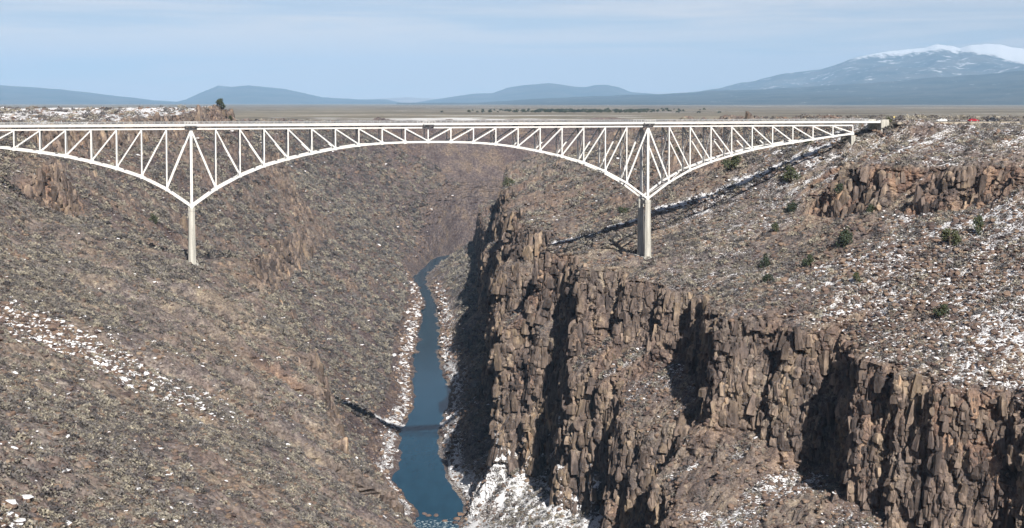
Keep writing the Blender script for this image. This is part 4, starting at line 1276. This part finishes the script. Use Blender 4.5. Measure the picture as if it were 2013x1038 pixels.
# ---- vehicles by the road ----
def vehicle(name, label, x, y, paint, prof, cabin, wheels, length, width=1.8, flip=False):
    p = along(x, y)
    o = empty(name, (p.x, p.y, RZ - 0.10), TH + (math.pi if flip else 0))
    tag(o, label, 'car' if name != 'pickup_truck' else 'truck')
    def extr(nm, pr, w, mat, par, inset=0.0):
        m = MB(); n = len(pr)
        vs = [(a, -w / 2 + inset * max(0, b - 0.95), b) for a, b in pr] + [(a, w / 2 - inset * max(0, b - 0.95), b) for a, b in pr]
        fs = [tuple(range(n)), tuple(range(n, 2 * n))[::-1]] + [(i, n + i, n + (i + 1) % n, (i + 1) % n) for i in range(n)]
        m.add(vs, fs); return m.build(nm, mat, par)
    body = extr('body', prof, width, M[paint], o)
    cab = extr('cabin', cabin, width - 0.1, M[paint], o, 0.35)
    cx0, cx1 = cabin[0][0], cabin[-1][0]; zb, ztop = cabin[0][1], max(b for a, b in cabin)
    for sg in (-1, 1):
        m = MB(); yy = sg * (width / 2 - 0.16)
        t0, t1 = cabin[1], cabin[2]
        m.add([(cx0 * 0.8 + 0.2 * cx1, sg * (width / 2 - 0.045), zb + 0.06), (cx0 * 0.2 + 0.8 * cx1, sg * (width / 2 - 0.045), zb + 0.06), (t1[0] - 0.1, sg * (width / 2 - 0.16), ztop - 0.08), (t0[0] + 0.1, sg * (width / 2 - 0.16), ztop - 0.08)], [(0, 1, 2, 3)])
        m.build('side_window', M['glass'], o)
    for (a, b) in ((cabin[0], cabin[1]), (cabin[-1], cabin[2])):
        m = MB(); dx = -0.012 if a[0] < b[0] else 0.012
        lo = (a[0] * 0.9 + b[0] * 0.1 + dx, a[1] * 0.9 + b[1] * 0.1 + 0.01); hi = (a[0] * 0.12 + b[0] * 0.88 + dx, a[1] * 0.12 + b[1] * 0.88 + 0.01)
        m.add([(lo[0], -width / 2 + 0.16, lo[1]), (lo[0], width / 2 - 0.16, lo[1]), (hi[0], width / 2 - 0.30, hi[1]), (hi[0], -width / 2 + 0.30, hi[1])], [(0, 1, 2, 3)])
        m.build('windscreen', M['glass'], o)
    for wx in wheels:
        for sg in (-1, 1):
            m = MB(); m.tube([(wx, sg * (width / 2 - 0.20), 0.33), (wx, sg * (width / 2 + 0.02), 0.33)], 0.33, 16); wo = m.build('wheel', M['rubber'], o)
            m = MB(); m.tube([(wx, sg * (width / 2 + 0.021), 0.33), (wx, sg * (width / 2 + 0.035), 0.33)], 0.19, 12); m.build('rim', M['chrome'], wo)
    for sg in (-0.62, 0.62):
        m = MB(); m.box(length / 2 - 0.03, length / 2 + 0.012, sg - 0.17, sg + 0.17, 0.62, 0.76); m.build('headlight', M['lamp_white'], o)
        m = MB(); m.box(-length / 2 - 0.012, -length / 2 + 0.03, sg - 0.17, sg + 0.17, 0.66, 0.80); m.build('tail_light', M['lamp_red'], o)
    return o
SEDAN = [(-2.25, 0.32), (-2.28, 0.70), (-2.15, 0.92), (-1.2, 0.98), (1.0, 0.97), (2.05, 0.80), (2.27, 0.62), (2.25, 0.32)]
SCAB = [(-1.75, 0.96), (-1.05, 1.42), (0.25, 1.44), (1.05, 0.96)]
vehicle('parked_car', 'red car parked by the highway right of the bridge', 328.3, -5.0, 'car_red', SEDAN, SCAB, (-1.35, 1.38), 4.5)
vehicle('parked_car', 'white car parked beside the highway near the bridge end', 313.0, -5.2, 'car_white', SEDAN, SCAB, (-1.35, 1.38), 4.5, flip=True)
PICK = [(-2.6, 0.42), (-2.62, 1.05), (-0.4, 1.08), (1.15, 1.08), (2.45, 1.0), (2.62, 0.80), (2.6, 0.42)]
PCAB = [(-0.55, 1.06), (-0.40, 1.78), (0.72, 1.80), (1.30, 1.06)]
vehicle('pickup_truck', 'dark pickup truck parked behind the red car', 337.5, -4.6, 'car_dark', PICK, PCAB, (-1.6, 1.65), 5.2, 1.9)
# small yellow warning sign by the abutment
p = along(31.36 * PAN + 6.0, -1.6)
so = empty('road_sign', (p.x, p.y, RZ - 0.1), TH)
tag(so, 'small yellow road sign on a post at the bridge end', 'road sign')
m = MB(); m.box(-0.05, 0.05, -0.05, 0.05, 0, 2.6); m.build('post', M['steel_grey'], so)
m = MB(); m.add([(0, -0.07, 1.45), (0.6, -0.07, 2.05), (0, -0.07, 2.65), (-0.6, -0.07, 2.05), (0, -0.053, 1.45), (0.6, -0.053, 2.05), (0, -0.053, 2.65), (-0.6, -0.053, 2.05)], [(0, 1, 2, 3), (7, 6, 5, 4), (0, 4, 5, 1), (1, 5, 6, 2), (2, 6, 7, 3), (3, 7, 4, 0)]); m.build('panel', M['sign_yellow'], so)

# ================================================================== air
hz = MB(); hz.box(-44000, 44000, -300, 60000, -4.0, EYE + 1820)
hm = bpy.data.materials.new('haze_air'); hm.use_nodes = True
hm.node_tree.nodes.clear()
ho = hm.node_tree.nodes.new('ShaderNodeOutputMaterial'); hv = hm.node_tree.nodes.new('ShaderNodeVolumePrincipled')
hv.inputs['Color'].default_value = (0.37, 0.60, 0.89, 1)
hv.inputs['Density'].default_value = 0.0000275
hv.inputs['Anisotropy'].default_value = -0.25
hm.node_tree.links.new(hv.outputs[0], ho.inputs['Volume'])
h_ = hz.build('haze', hm)
tag(h_, 'thin blue haze over the distant plain and mountains', 'haze', kind='stuff')
